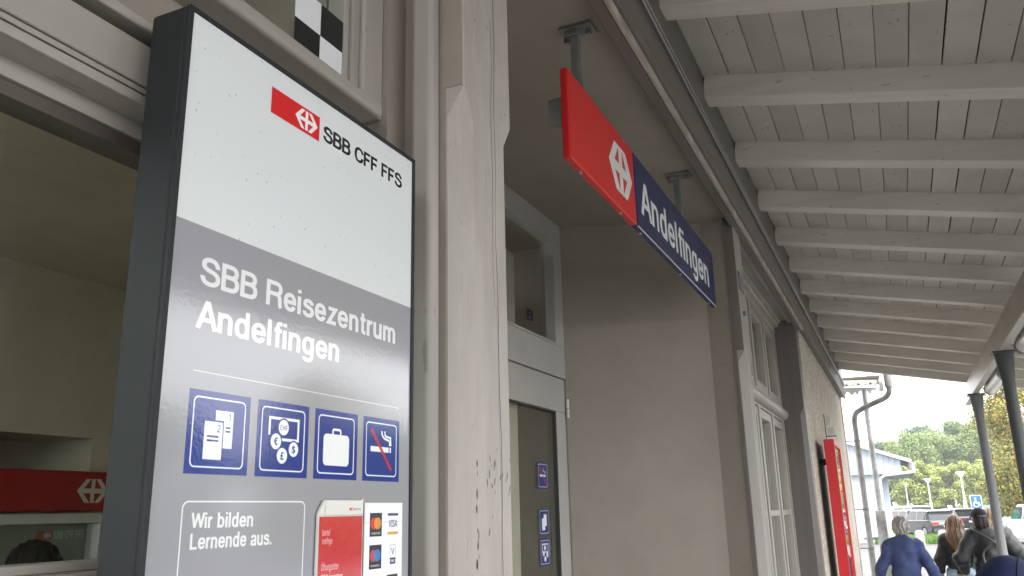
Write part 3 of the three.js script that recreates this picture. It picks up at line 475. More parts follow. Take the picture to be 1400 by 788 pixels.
// hanging station sign
{
  const sign = thing('station_sign', 'hanging red and blue station name sign under the recess ceiling', 'sign', V(-0.75, 1.0, 3.1));
  const X0 = -0.758, X1 = -0.733, y0 = 0.968, y1 = 1.255, zR = 2.042, zM = 2.708, zE = 4.10;
  part('red_panel', box(X0, X1, y0, y1, zR, zM - 0.004, 0.006, 'z'), M.signRed, sign);
  part('blue_panel', box(X0, X1, y0, y1, zM, zE, 0.006, 'z'), M.signBlue, sign);
  // emblem as flat applied film
  const poly = (pts, deep = 0.0012) => extrudeYZ(new THREE.Shape(pts.map(([a, b]) => new THREE.Vector2(a, b))), deep, X1 + 0.0004);
  const cz = 2.535, cy = 1.1125, w = 0.258, h = 0.174, L = cz - w / 2, R = cz + w / 2, a = w * 0.26, k = w * 0.18, e = [];
  for (const [s, d] of [[L, 1], [R, -1]]) for (const v of [-1, 1]) e.push(poly([[s, cy], [s + d * a, cy + v * h / 2], [s + d * (a + k), cy + v * h / 2], [s + d * k, cy]]));
  e.push(poly([[L + k * 0.9, cy - h * 0.1], [R - k * 0.9, cy - h * 0.1], [R - k * 0.9, cy + h * 0.1], [L + k * 0.9, cy + h * 0.1]], 0.0019));
  const v1 = poly([[cz - w * 0.07, cy - h / 2], [cz + w * 0.07, cy - h / 2], [cz + w * 0.07, cy - h * 0.1], [cz - w * 0.07, cy - h * 0.1]]), v2 = poly([[cz - w * 0.07, cy + h * 0.1], [cz + w * 0.07, cy + h * 0.1], [cz + w * 0.07, cy + h / 2], [cz - w * 0.07, cy + h / 2]]);
  e.push(v1, v2); part('arrow_emblem', cat(e.map((g) => uvm(g))), M.printWhite, sign);
  const lz0 = zM + 0.008, lz1 = zE - 0.008, W = 2048, Hh = 400, kz = W / (lz1 - lz0), ky = Hh / (y1 - y0 - 0.016);
  part('name_face', sheet(X1 + 0.0008, y0 + 0.008, y1 - 0.008, lz0, lz1), canvas(W, Hh, (x) => { x.fillStyle = '#1b2858'; x.fillRect(0, 0, W, Hh); grot(x, 'Andelfingen', (2.77 - lz0) * kz, (y1 - 0.008 - 1.036) * ky, 0.138 * ky, (3.955 - 2.77) * kz, '#eef0f2', 15); }, { roughness: 0.33, specularIntensity: 1 }), sign);
  part('edge_line', box(X1 - 0.002, X1 + 0.0012, y0 + 0.0005, y0 + 0.004, zM + 0.006, zE - 0.006, 0), M.printWhite, sign);
  for (const z of [2.16, 2.55, 2.79, 3.4, 3.98]) part('screw', cyl(V(-0.748, y0 - 0.004, z), V(-0.748, y0 + 0.002, z), 0.006, 0.006, 8), M.steel, sign);
  part('side_clamp', box(X0 - 0.04, X0, 1.085, 1.165, zR + 0.006, zR + 0.05, 0.003), M.galv, sign);
  for (const z of [2.24, 3.585]) {
    const hgr = part('hanger', box(-0.784, -0.7585, 1.02, 1.488, z - 0.016, z + 0.016, 0.002), M.galv, sign);
    part('ceiling_plate', [box(-0.815, -0.705, 1.488, 1.4995, z - 0.035, z + 0.035, 0.002), box(-0.80, -0.755, 1.468, 1.488, z - 0.024, z + 0.024, 0.003)], M.galv, hgr);
    for (const [bx, bz, br] of [[-0.725, 0, 0.011], [-0.807, 0.02, 0.009]]) part('plate_bolt', cyl(V(bx, 1.470, z + bz), V(bx, 1.488, z + bz), br, br, 6), M.galv, hgr);
  }
}
// stickers on the door glass
{
  const X = -1.5525; const mk = (i, label, z0, z1, ya, yb, draw, base = '#1c2f70') => {
    const s = thing('door_sticker', label, 'sticker', V(X, ya, (z0 + z1) / 2));
    part('film', sheet(X, ya, yb, z0, z1), canvas(128, 128, (x, W, Hh) => { x.fillStyle = base; x.fillRect(0, 0, W, Hh); x.strokeStyle = '#e8eaf0'; x.lineWidth = 3; rbox(x, 9, 9, 110, 110, 8); if (base[1] !== '2') x.stroke(); draw(x); }, { side: THREE.DoubleSide }), s);
  };
  const w = '#eef0f4';
  mk(0, 'blue no smoking sticker on the recessed door glass', 3.668, 3.79, 0.103, 0.225, (x) => { x.fillStyle = w; x.fillRect(26, 58, 64, 12); x.fillRect(94, 58, 6, 12); x.strokeStyle = w; x.lineWidth = 5; x.beginPath(); x.moveTo(66, 28); x.quadraticCurveTo(68, 44, 82, 44); x.quadraticCurveTo(96, 44, 96, 54); x.stroke(); x.strokeStyle = '#c3203a'; x.lineWidth = 8; x.beginPath(); x.moveTo(28, 24); x.lineTo(100, 106); x.stroke(); });
  mk(1, 'blue two tickets sticker on the recessed door glass', 3.668, 3.79, -0.108, 0.010, (x) => { x.fillStyle = w; x.fillRect(56, 26, 38, 58); x.fillRect(34, 46, 38, 58); });
  mk(2, 'blue money exchange sticker on the recessed door glass', 3.668, 3.79, -0.244, -0.124, (x) => { x.strokeStyle = w; x.lineWidth = 6; x.strokeRect(28, 26, 72, 38); x.fillStyle = w; for (const [a, b] of [[62, 44], [44, 70], [90, 78], [62, 96]]) { x.beginPath(); x.arc(a, b, 13, 0, 7); x.fill(); } });
  const X2 = -1.568; const s = thing('door_sticker', 'small black sticker on the transom pane above the door', 'sticker', V(X2, 0.9, 3.66));
  part('film', sheet(X2, 0.913, 0.967, 3.628, 3.70), canvas(64, 64, (x) => { x.fillStyle = '#15171a'; x.fillRect(0, 0, 64, 64); x.strokeStyle = '#8a8d90'; x.lineWidth = 3; x.beginPath(); x.arc(32, 28, 12, 0, 7); x.stroke(); x.fillStyle = '#8a8d90'; x.fillRect(16, 48, 32, 4); }), s);
}
// ticket counter seen through the office window
{
  const B = -3.8, c = thing('ticket_counter', 'red topped ticket counter on the office wall behind the window', 'counter', V(B + 0.2, G0, 2.4)), s = 3.8 / 3.2;
  part('counter_body', box(B + 0.002, B + 0.2, G0 + 0.03, -0.75, 0.2, 3.1, 0.01), M.interior, c);
  part('red_fascia', box(B + 0.002, B + 0.14, 0.054, 0.243, 0.2, 3.105, 0.008), mat(0x9c1a17, { roughness: 0.5 }), c);
  part('arrow_emblem', sheet(B + 0.142, 0.075, 0.222, 2.83, 3.10), canvas(256, 128, (x) => { x.fillStyle = '#9c1a17'; x.fillRect(0, 0, 256, 128); arrows(x, 128, 64, 170, 100, '#c9c6bc'); }, { roughness: 0.5 }), c);
  part('screen_frame', [box(B + 0.002, B + 0.10, -0.004, 0.045, 0.2, 3.10, 0.004), box(B + 0.002, B + 0.10, -0.75, -0.006, 3.06, 3.10, 0.004)], M.white, c);
  part('monitor', box(B - 0.3, B - 0.26, 0.2505, 0.40, 1.9, 2.68, 0.005), mat([0.03, 0.028, 0.026], { roughness: 0.4 }), c);
  part('screen_back', sheet(B + 0.012, -0.74, -0.006, 0.2, 3.06), canvas(1024, 256, (x, W, Hh) => { x.fillStyle = '#7d8682'; x.fillRect(0, 0, W, Hh); x.fillStyle = '#b0392f'; x.fillRect(926, 11, 29, 14); arrows(x, 946, 18, 15, 9, '#ddd'); words(x, 'SBB CFF FFS', 958, 24, 18, 60, '#c3c9c8'); }, { roughness: 0.25 }), c);
  part('screen_glass', box(B + 0.05, B + 0.056, -0.73, -0.006, 0.3, 3.055), M.glass, c);
}

// ---------------------------------------------------------------- poster case, plate and pipes at the end of the building
{
  const p = thing('poster_case', 'red framed poster case standing off the stucco wall', 'poster case', V(-0.54, -1.3, 8.3));
  const X0 = -0.588, X1 = -0.50, z0 = 7.9, z1 = 8.70, y0 = -1.05, y1 = 0.558, R = mat([0.68, 0.02, 0.03], { roughness: 0.35 });
  part('case_side', [box(X0, X1, y0, y1, z0, z0 + 0.05, 0.004), box(X0, X1, y0, y1, z1 - 0.05, z1, 0.004), box(X0, X1, y1 - 0.05, y1, z0 + 0.05, z1 - 0.05, 0.004, 'z'), box(X0, X1, y0, y0 + 0.05, z0 + 0.05, z1 - 0.05, 0.004, 'z')], R, p);
  part('case_back', box(X0, X0 + 0.01, y0 + 0.05, y1 - 0.05, z0 + 0.05, z1 - 0.05), M.anthracite, p);
  part('poster', sheet(X0 + 0.05, y0 + 0.05, y1 - 0.05, z0 + 0.05, z1 - 0.05), canvas(256, 512, (x, W, Hh) => { x.fillStyle = '#e6e7e6'; x.fillRect(0, 0, W, Hh); for (let i = 0; i < 60; i++) { x.fillStyle = ['#9aa3ad', '#c8cdd2', '#7f8790', '#b8a9a0'][i % 4]; x.globalAlpha = 0.45; x.fillRect(rr(20, 200), rr(60, 480), rr(10, 50), rr(6, 40)); } }), p);
  part('case_glass', box(X1 - 0.016, X1 - 0.012, y0 + 0.05, y1 - 0.05, z0 + 0.05, z1 - 0.05), M.glass, p);
  for (const y of [0.36, -0.9]) for (const z of [z0 + 0.2, z1 - 0.24]) part('wall_bracket', box(-0.662, X0, y, y + 0.04, z, z + 0.04), M.anthracite, p);
  const n = thing('wall_plate_sign', 'small white plates on a dark bracket above the red poster case', 'sign', V(-0.62, 0.7, 9.0));
  part('bracket', [box(-0.662, -0.652, 0.66, 0.92, 9.28, 9.30), box(-0.655, -0.56, 0.68, 0.69, 9.28, 9.30)], M.iron, n);
  part('plate', box(-0.648, -0.60, 0.80, 0.90, 9.28, 9.30, 0.002), M.white, n);
  part('plate', box(-0.640, -0.575, 0.70, 0.775, 9.28, 9.30, 0.002), M.white, n);
}
{
  // fretwork valance at the end of the eaves
  const v = thing('fretwork_valance', 'white scalloped fretwork boards at the end of the eaves', 'trim', V(-0.35, 1.6, 13.1));
  const mk = (Z, y0, y1, X0, X1) => {
    const s = new THREE.Shape(); s.moveTo(X0, y1); s.lineTo(X1, y1 - 0.03); s.lineTo(X1, y0 + 0.02);
    const n = 3, d = (X0 - X1) / n; for (let i = 0; i < n; i++) { const a = X1 + i * d; s.quadraticCurveTo(a + d * 0.2, y0 - 0.05, a + d * 0.45, y0 + 0.02); s.quadraticCurveTo(a + d * 0.62, y0 + 0.07, a + d * 0.7, y0 + 0.01); s.quadraticCurveTo(a + d * 0.85, y0 - 0.045, a + d, y0 + 0.03); }
    s.lineTo(X0, y1); const g = new THREE.ExtrudeGeometry(s, { depth: 0.03, bevelEnabled: false, curveSegments: 5 }); g.translate(0, EYE, -Z); return uvm(g, 'x');
  };
  part('fret_board', mk(13.08, 1.66, 1.76, -0.63, -0.14), M.white, v);
  part('fret_board', mk(13.7, 1.62, 1.73, -0.66, -0.12), M.white, v);
  part('eaves_soffit', box(-0.66, -0.1, 1.77, 1.80, 13.07, 13.9), M.lintel, v);
  part('end_board', box(-0.125, -0.065, 1.57, 1.76, 13.10, 13.16, 0.006), M.white, v);
  const d = thing('downpipe', 'grey swan neck downpipe at the corner of the stucco wall', 'pipe', V(-0.5, G0, 12.95)), Z = 12.98;
  part('gutter_outlet', uvm(cyl(V(0.005, 1.60, Z), V(0.005, 1.80, Z), 0.052, 0.062, 16)), M.zinc, d);
  part('swan_neck', tube([[0.005, 1.64], [-0.005, 1.53], [-0.06, 1.46], [-0.2, 1.40], [-0.4, 1.315], [-0.48, 1.26], [-0.51, 1.17], [-0.512, 1.0]].map(([a, b]) => V(a, b, Z)), 0.039, 14, true), M.zinc, d);
  part('pipe', uvm(cyl(V(-0.512, 1.0, Z), V(-0.512, G0, Z), 0.039, 0.039, 16)), M.zinc, d);
  for (const y of [0.85, -0.1, -0.62]) part('pipe_clip', [uvm(cyl(V(-0.512, y, Z), V(-0.512, y + 0.04, Z), 0.044, 0.044, 16)), box(-0.66, -0.55, y + 0.012, y + 0.028, Z - 0.008, Z + 0.008)], M.galv, d);
  const s = thing('steel_pole', 'slim silver pole with a wide sleeve beside the downpipe', 'pole', V(-0.31, G0, 13.3));
  part('pole', uvm(cyl(V(-0.34, G0, 13.35), V(-0.34, 1.64, 13.35), 0.04, 0.04, 16)), M.steel, s);
  part('sleeve', box(-0.41, -0.275, G0, -0.10, 13.27, 13.43, 0.015), M.steel, s);
  part('bracket', [box(-0.60, -0.39, -0.5, -0.47, 13.34, 13.36)], M.galv, s);
}

// ---------------------------------------------------------------- shed beyond the station
{
  const Z = 46, g0 = groundY(Z), k = 46 / 22, shed = thing('goods_shed', 'low shed with pale blue gable and white wall beyond the station', 'building', V(-4, g0, Z + 4));
  const clad = mat([0.33, 0.375, 0.43], { map: T.paint, roughness: 0.6 }), wht = mat([0.56, 0.595, 0.64], { map: T.paint, roughness: 0.7 });
  const eaveX = 0.55, eaveY = 1.93, pitch = 0.375, wallX = -0.95, yw = 1.48, apexX = -6.5;
  part('wall', [box(-12, wallX, g0 + 0.3, yw, Z, Z + 8)], wht, shed);
  part('plinth', [box(-12, wallX + 0.03, g0 - 0.2, g0 + 0.3, Z - 0.03, Z + 8)], mat([0.4, 0.4, 0.4], { map: T.paint }), shed);
  for (let i = 0; i < 26; i++) { const x0 = apexX + 0.05 + i * 0.25, x1 = Math.min(x0 + 0.236, eaveX - 0.1), top = (x) => eaveY + 0.0 + (eaveX - x) * pitch; const s = new THREE.Shape([[x0, yw - 0.1], [x1, yw - 0.1], [x1, top(x1)], [x0, top(x0)]].map(([a, b]) => new THREE.Vector2(a, b))); const g = new THREE.ExtrudeGeometry(s, { depth: 0.06, bevelEnabled: false }); g.translate(0, EYE, -Z + 0.3); if (x1 > x0 + 0.02) part('gable_board', uvm(g), clad, shed); }
  const slope = (X0, X1, lift, th, za, zb, m, n) => { const s = new THREE.Shape([[X0, eaveY + (eaveX - X0) * pitch + lift], [X1, eaveY + (eaveX - X1) * pitch + lift], [X1, eaveY + (eaveX - X1) * pitch + lift + th], [X0, eaveY + (eaveX - X0) * pitch + lift + th]].map(([a, b]) => new THREE.Vector2(a, b))); const g = new THREE.ExtrudeGeometry(s, { depth: zb - za, bevelEnabled: false }); g.translate(0, EYE, -zb); part(n, uvm(g), m, shed); };
  slope(apexX, eaveX, 0.005, 0.1, Z - 0.5, Z + 8.5, mat([0.3, 0.29, 0.28], { roughness: 0.8 }), 'roof'); slope(apexX, eaveX, -0.06, 0.15, Z - 0.56, Z - 0.502, M.white, 'verge_board');
  part('eaves_box', box(wallX, eaveX - 0.12, yw - 0.12, yw + 0.02, Z + 0.1, Z + 8.4), clad, shed);
  part('fascia', box(eaveX - 0.12, eaveX + 0.02, yw - 0.1, eaveY + 0.05, Z - 0.5, Z + 8.4), mat([0.2, 0.2, 0.2]), shed);
  part('gutter_pipe', tube([[eaveX + 0.06, eaveY - 0.08, Z - 0.5], [eaveX + 0.02, eaveY - 0.5, Z - 0.6], [-0.75, 1.32, Z - 0.3], [-0.98, 1.15, Z - 0.2], [-1.0, 0.8, Z - 0.15], [-1.0, g0, Z - 0.15]].map((a) => V(...a)), 0.07, 10, false, 60), M.white, shed);
  part('corner_post', box(wallX + 0.02, wallX + 0.3, g0, yw - 0.12, Z + 0.35, Z + 0.65), mat([0.35, 0.4, 0.46]), shed);
}

// ---------------------------------------------------------------- car park
const glassDark = mat([0.03, 0.035, 0.04], { roughness: 0.08, specularIntensity: 1 }), tyre = mat([0.02, 0.02, 0.02], { roughness: 0.8 }), rim = mat([0.55, 0.55, 0.56], { metalness: 0.7, roughness: 0.35 });
const tail = mat([0.45, 0.015, 0.015], { roughness: 0.25 }), chrome = mat([0.6, 0.6, 0.6], { metalness: 0.8, roughness: 0.25 });
function car(label, X, Z, turn, colour, tall) {
  const c = thing('parked_car', label, 'car', V(X, groundY(Z), Z), 'cars in the car park'), paintM = mat(colour, { roughness: 0.3, clearcoat: 1, clearcoatRoughness: 0.08 });
  c.rotation.y = turn;   // nose towards +Z when turn is 0
  const L = 4.4, W = 1.8, hb = tall ? 1.0 : 0.88, ht = tall ? 1.66 : 1.45, add = (n, g, m, p = c) => { const o = new THREE.Mesh(Array.isArray(g) ? cat(g) : g, m); o.name = n; o.castShadow = o.receiveShadow = true; p.add(o); return o; };
  const ext = (pts, w, bev, curve) => { const s = new THREE.Shape(); pts.forEach((p, i) => (i ? (p.length === 4 ? s.quadraticCurveTo(...p) : s.lineTo(...p)) : s.moveTo(...p))); if (curve) curve(s); const g = new THREE.ExtrudeGeometry(s, { depth: w - 2 * bev, bevelEnabled: bev > 0, bevelSize: bev, bevelThickness: bev, bevelSegments: 2, curveSegments: 8 }); g.translate(0, 0, -(w - 2 * bev) / 2); g.rotateY(Math.PI / 2); return g; };
  // profile x: -L/2 rear .. L/2 front ; after rotateY x -> -z (front towards -z)
  const r = 0.36, xr = -1.38, xf = 1.36, y0 = 0.26;
  const s = new THREE.Shape(); s.moveTo(-L / 2 + 0.05, y0); s.lineTo(xr - r, y0); s.absarc(xr, y0, r, Math.PI, 0, true); s.lineTo(xf - r, y0); s.absarc(xf, y0, r, Math.PI, 0, true); s.lineTo(L / 2 - 0.08, y0); s.quadraticCurveTo(L / 2, 0.45, L / 2 - 0.05, 0.62); s.quadraticCurveTo(L / 2 - 0.25, hb - 0.12, 1.15, hb); s.lineTo(-L / 2 + 0.25, hb + 0.03); s.quadraticCurveTo(-L / 2 + 0.02, hb, -L / 2, 0.6); s.lineTo(-L / 2 + 0.05, y0);
  const bg = new THREE.ExtrudeGeometry(s, { depth: W - 0.12, bevelEnabled: true, bevelSize: 0.05, bevelThickness: 0.06, bevelSegments: 2, curveSegments: 8 }); bg.translate(0, 0, -(W - 0.12) / 2); bg.rotateY(Math.PI / 2); add('body', bg, paintM);
  const green = (pts, w, m, n, top) => { const g = ext(pts, w, 0.03); const p = g.attributes.position; for (let i = 0; i < p.count; i++) { const t = clamp((p.getY(i) - hb) / (ht - hb)); p.setX(i, p.getX(i) * (1 - 0.17 * t)); } g.computeVertexNormals(); return add(n, g, m); };
  green([[-L / 2 + 0.28, hb - 0.02], [1.12, hb - 0.02], [0.38, ht - 0.05], [-1.35, ht - 0.06], [-L / 2 + 0.52, ht - 0.24]], W - 0.16, glassDark, 'windows');
  green([[-1.5, ht - 0.085], [0.34, ht - 0.07], [0.2, ht - 0.015], [-0.7, ht], [-1.62, ht - 0.05]], W - 0.12, paintM, 'roof');
  for (const [a, b] of [[-0.45, -0.5], [-1.42, -1.72]]) green([[a - 0.04, hb - 0.02], [a + 0.05, hb - 0.02], [b + 0.28 + (a < -1 ? 0.0 : -0.2), ht - 0.06], [b + 0.16 + (a < -1 ? 0.0 : -0.2), ht - 0.06]], W - 0.14, paintM, 'pillar');
  for (const x of [xr, xf]) for (const sd of [-1, 1]) { const a = new THREE.Vector3(sd * (W / 2 - 0.22), 0.32, -x), b = new THREE.Vector3(sd * (W / 2 - 0.01), 0.32, -x); const w = add('wheel', cyl(a, b, 0.32, 0.32, 20), tyre); add('rim', cyl(b.clone(), b.clone().add(new THREE.Vector3(sd * 0.012, 0, 0)), 0.21, 0.19, 14), rim, w); }
  const bx = (w, h, d, x, y, z) => { const g = new RoundedBoxGeometry(w, h, d, 1, 0.02); g.translate(x, y, z); return g; };
  for (const sd of [-1, 1]) { add('tail_light', bx(0.4, 0.15, 0.12, sd * 0.66, hb - 0.13, L / 2 - 0.03), tail); add('headlight', bx(0.36, 0.14, 0.14, sd * 0.64, 0.66, -L / 2 + 0.12), chrome); add('door_mirror', bx(0.18, 0.12, 0.1, sd * (W / 2 + 0.06), hb + 0.04, -0.78), paintM); }
  add('number_plate', bx(0.5, 0.12, 0.02, 0, 0.62, L / 2 + 0.055), M.printWhite); add('rear_bumper', bx(W - 0.1, 0.2, 0.14, 0, 0.40, L / 2 + 0.0), mat([0.05, 0.05, 0.05], { roughness: 0.6 }));
  return c;
}
car('black saloon car parked behind the concrete bollards', 0.98, 54, 0.45, [0.012, 0.012, 0.014]);
car('dark grey car in the row beside the black saloon', 0.0, 60, 0.45, [0.05, 0.052, 0.058]);
car('tall silver car in the row beyond the dark grey car', 0.3, 68, 0.45, [0.42, 0.43, 0.45], true);
car('tall white car in the row beyond the silver car', -0.9, 75, 0.45, [0.72, 0.73, 0.74], true);
car('tall pale grey car at the far end of the parked row', 0.6, 84, 0.45, [0.5, 0.51, 0.53], true);
car('dark blue car parked apart behind the verge', 2.9, 66, 0.45, [0.03, 0.035, 0.05]);
car('tall white off-road car parked apart from the row', 5.25, 44, 0.22, [0.74, 0.74, 0.74], true);
// bollards, verge, signs, lamps
for (const [X, Z] of [[0.40, 43], [1.35, 43], [-0.7, 43]]) { const b = thing('bollard', 'pale round concrete bollard on the car park verge', 'bollard', V(X, groundY(Z), Z), 'bollards along the verge'); part('shaft', uvm(cyl(V(X, groundY(Z), Z), V(X, groundY(Z) + 0.58, Z), 0.2, 0.19, 16)), mat([0.5, 0.49, 0.46], { map: T.stucco, roughness: 0.9 }), b); part('cap', uvm(cyl(V(X, groundY(Z) + 0.58, Z), V(X, groundY(Z) + 0.66, Z), 0.19, 0.1, 16)), mat([0.55, 0.54, 0.5], { map: T.stucco, roughness: 0.9 }), b); }
{
  const n = 9000, pos = new Float32Array(n * 9), col = new Float32Array(n * 9); for (let i = 0; i < n; i++) { const X = rr(-1.5, 3.4), Z = 44.2 + rr(0, 6) * (0.4 + 0.6 * rnd()), y = groundY(Z) + EYE, a = rr(0, 6.3), h = rr(0.12, 0.4), w = 0.05; const p = [X - w * Math.cos(a), y, -Z - w * Math.sin(a), X + w * Math.cos(a), y, -Z + w * Math.sin(a), X + rr(-0.1, 0.1), y + h, -Z + rr(-0.1, 0.1)]; const g = rr(0.75, 1.25); for (let q = 0; q < 9; q++) { pos[i * 9 + q] = p[q]; col[i * 9 + q] = [0.10, 0.19, 0.04][q % 3] * g; } }
  const g = new THREE.BufferGeometry(); g.setAttribute('position', new THREE.BufferAttribute(pos, 3)); g.setAttribute('color', new THREE.BufferAttribute(col, 3)); g.computeVertexNormals();
  const o = single('grass_verge', 'rough green grass behind the bollards', 'grass', g, mat([1, 1, 1], { vertexColors: true, roughness: 0.9, side: THREE.DoubleSide })); o.userData.kind = 'stuff';
}
{
  const Z = 45, g0 = groundY(Z), X = 3.0, s = thing('parking_sign', 'blue disabled parking sign on a thin grey post', 'sign', V(X, g0, Z));
  part('post', uvm(cyl(V(X, g0, Z), V(X, 0.22, Z), 0.035, 0.035, 10)), M.galv, s);
  part('plate', box(X - 0.24, X + 0.24, -0.36, 0.26, Z - 0.05, Z - 0.035, 0.004), M.galv, s);
  part('symbol', (() => { const g = new THREE.PlaneGeometry(0.47, 0.61); g.translate(X, -0.05 + EYE, -Z + 0.053); return g; })(), canvas(128, 168, (x) => { x.fillStyle = '#f2f4f6'; x.fillRect(0, 0, 128, 168); x.fillStyle = '#1f5fb4'; rbox(x, 6, 6, 116, 156, 10); x.fill(); x.strokeStyle = '#fff'; x.fillStyle = '#fff'; x.lineWidth = 11; x.beginPath(); x.arc(58, 36, 10, 0, 7); x.fill(); x.beginPath(); x.moveTo(58, 52); x.lineTo(60, 92); x.lineTo(90, 92); x.lineTo(102, 130); x.stroke(); x.lineWidth = 9; x.beginPath(); x.arc(60, 112, 30, 0.2, 4.4); x.stroke(); }), s);
  const Y = 46, h0 = groundY(Y), q = thing('green_notice', 'green notice board on two posts beside the parking sign', 'sign', V(3.5, h0, Y));
  part('board', box(3.25, 3.80, -1.15, -0.30, Y - 0.03, Y, 0.006), mat([0.05, 0.42, 0.30], { roughness: 0.5 }), q);
  part('header', box(3.25, 3.80, -0.298, -0.20, Y - 0.03, Y, 0.004), mat([0.2, 0.6, 0.46], { roughness: 0.5 }), q);
  for (const x of [3.3, 3.75]) part('post', uvm(cyl(V(x, h0, Y + 0.03), V(x, -0.25, Y + 0.03), 0.03, 0.03, 8)), M.galv, q);
}
{
  const spots = [[4.80, 85], [2.63, 107], [0.36, 132]]; let first;
  for (const [X, Z] of spots) {
    const y = groundY(Z), top = 2.56 + (groundY(Z) - groundY(85)) + (Z - 85) * 0.002, base = V(X, y, Z);
    const l = thing('street_lamp', ['pale street lamp with flared head by the blue parking sign', 'pale street lamp between the other two lamps of the car park', 'pale street lamp farthest along the car park by the shed roof'][spots.findIndex((q) => q[0] === X)], 'street lamp', base, 'street lamps in the car park');
    part('pole', uvm(cyl(V(X, y, Z), V(X, top - 0.45, Z), 0.1, 0.06, 12)), M.white, l); part('lamp_head', uvm(cyl(V(X, top - 0.5, Z), V(X, top - 0.08, Z), 0.1, 0.36, 16)), mat([0.7, 0.72, 0.7], { roughness: 0.3 }), l); part('lamp_cover', uvm(cyl(V(X, top - 0.08, Z), V(X, top, Z), 0.42, 0.30, 16)), M.white, l);
    part('post_box', box(X - 0.13, X + 0.13, y + 1.1, y + 2.0, Z - 0.12, Z + 0.1, 0.01), M.white, l);
  }
}

// ---------------------------------------------------------------- trees
const bark = mat([0.12, 0.09, 0.065], { roughness: 0.95, map: T.wood });
function makeTree(h, wid, tones, n, leaf, opts = {}) {
  const trunk = [], limbs = [], base = h * (opts.base ?? 0.22), blobs = [];
  const q = (a, b, r0, r1) => uvm(cyl(a, b, r0, r1, 7));
  const tr = h * 0.018 + 0.06, up = (t) => new THREE.Vector3(Math.sin(t * 3 + h) * 0.12 * wid * t, h * 0.82 * t, Math.cos(t * 2.3 + h) * 0.1 * wid * t);
  for (let i = 0; i < 6; i++) trunk.push(q(up(i / 6), up((i + 1) / 6), tr * (1 - i / 7), tr * (1 - (i + 1) / 7)));
  const nb = opts.blobs ?? 26;
  for (let i = 0; i < nb; i++) {
    const t = Math.pow((i + 0.5) / nb, 0.9), y = base + (h - base) * t, prof = opts.cone ? (1 - t * 0.85) : Math.sqrt(clamp(1 - Math.pow((t - 0.42) / 0.62, 2), 0.06, 1));
    const a = i * 2.4 + rr(-0.5, 0.5), rad = wid * 0.5 * prof * rr(0.45, 0.98), c = new THREE.Vector3(Math.cos(a) * rad, y, Math.sin(a) * rad);
    blobs.push([c, wid * rr(0.13, 0.24) * (0.6 + 0.4 * prof)]); const st = up(clamp((y - 0.12 * h) / (h * 0.82) * 0.85, 0.15, 0.95)); limbs.push(q(st, c, tr * 0.32, tr * 0.08));
  }
  blobs.push([new THREE.Vector3(up(1).x, h * 0.93, up(1).z), wid * 0.14]);
  const pos = new Float32Array(n * 18), col = new Float32Array(n * 18), nor = new THREE.Vector3(), u = new THREE.Vector3(), v = new THREE.Vector3(), c = new THREE.Vector3();
  for (let i = 0; i < n; i++) {
    const [b, r] = blobs[Math.floor(rnd() * blobs.length)]; nor.set(rr(-1, 1), rr(-0.8, 1), rr(-1, 1)).normalize(); c.copy(nor).multiplyScalar(r * Math.pow(rnd(), 0.4) * rr(0.85, 1.2)); c.y *= 0.72; c.add(b);
    nor.x += rr(-0.9, 0.9); nor.y += rr(0, 1.1); nor.z += rr(-0.9, 0.9); nor.normalize(); u.set(rr(-1, 1), rr(-1, 1), rr(-1, 1)).cross(nor).normalize(); v.crossVectors(nor, u);
    const s = leaf * rr(0.55, 1.2), t = tones[Math.floor(rnd() * tones.length)], k = rr(0.75, 1.25);
    const P = (a, d) => [c.x + u.x * a * s + v.x * d * s, c.y + u.y * a * s + v.y * d * s, c.z + u.z * a * s + v.z * d * s];
    const A = P(-0.5, 0), B = P(0, -0.32), D = P(0.5, 0.05), E = P(0.02, 0.34);
    [A, B, D, A, D, E].forEach((w, m) => { for (let e = 0; e < 3; e++) { pos[i * 18 + m * 3 + e] = w[e]; col[i * 18 + m * 3 + e] = t[e] * k; } });
  }
  const g = new THREE.BufferGeometry(); g.setAttribute('position', new THREE.BufferAttribute(pos, 3)); g.setAttribute('color', new THREE.BufferAttribute(col, 3)); g.computeVertexNormals();
  const o = new THREE.Group(), add = (nm, gg, m) => { const x = new THREE.Mesh(gg, m); x.name = nm; x.castShadow = x.receiveShadow = true; o.add(x); };
  add('trunk', cat([...trunk, ...limbs]), bark); add('crown', g, leafMat); return o;
}
const leafMat = mat([1, 1, 1], { vertexColors: true, roughness: 0.75, transmission: 0.3, thickness: 0, side: THREE.DoubleSide });
const green = [[0.088, 0.163, 0.035], [0.112, 0.188, 0.040], [0.069, 0.138, 0.033], [0.138, 0.188, 0.037]], pale = [[0.143, 0.221, 0.049], [0.182, 0.247, 0.058], [0.117, 0.195, 0.046], [0.208, 0.234, 0.046]], dark = [[0.039, 0.098, 0.039], [0.052, 0.117, 0.046], [0.046, 0.091, 0.039]];
const gold = [[0.345, 0.253, 0.021], [0.287, 0.253, 0.029], [0.138, 0.184, 0.030], [0.345, 0.196, 0.016], [0.103, 0.149, 0.025], [0.172, 0.207, 0.029]], lime = [[0.255, 0.315, 0.045], [0.330, 0.330, 0.045], [0.180, 0.255, 0.045]];
function plant(o, name, label, X, Z, s, turn, group) { o.name = numbered(name); o.position.copy(V(X, groundY(Z), Z)); o.scale.setScalar(s); o.rotation.y = turn; o.userData = { label, category: 'tree' }; if (group) o.userData.group = group; scene.add(o); return o; }
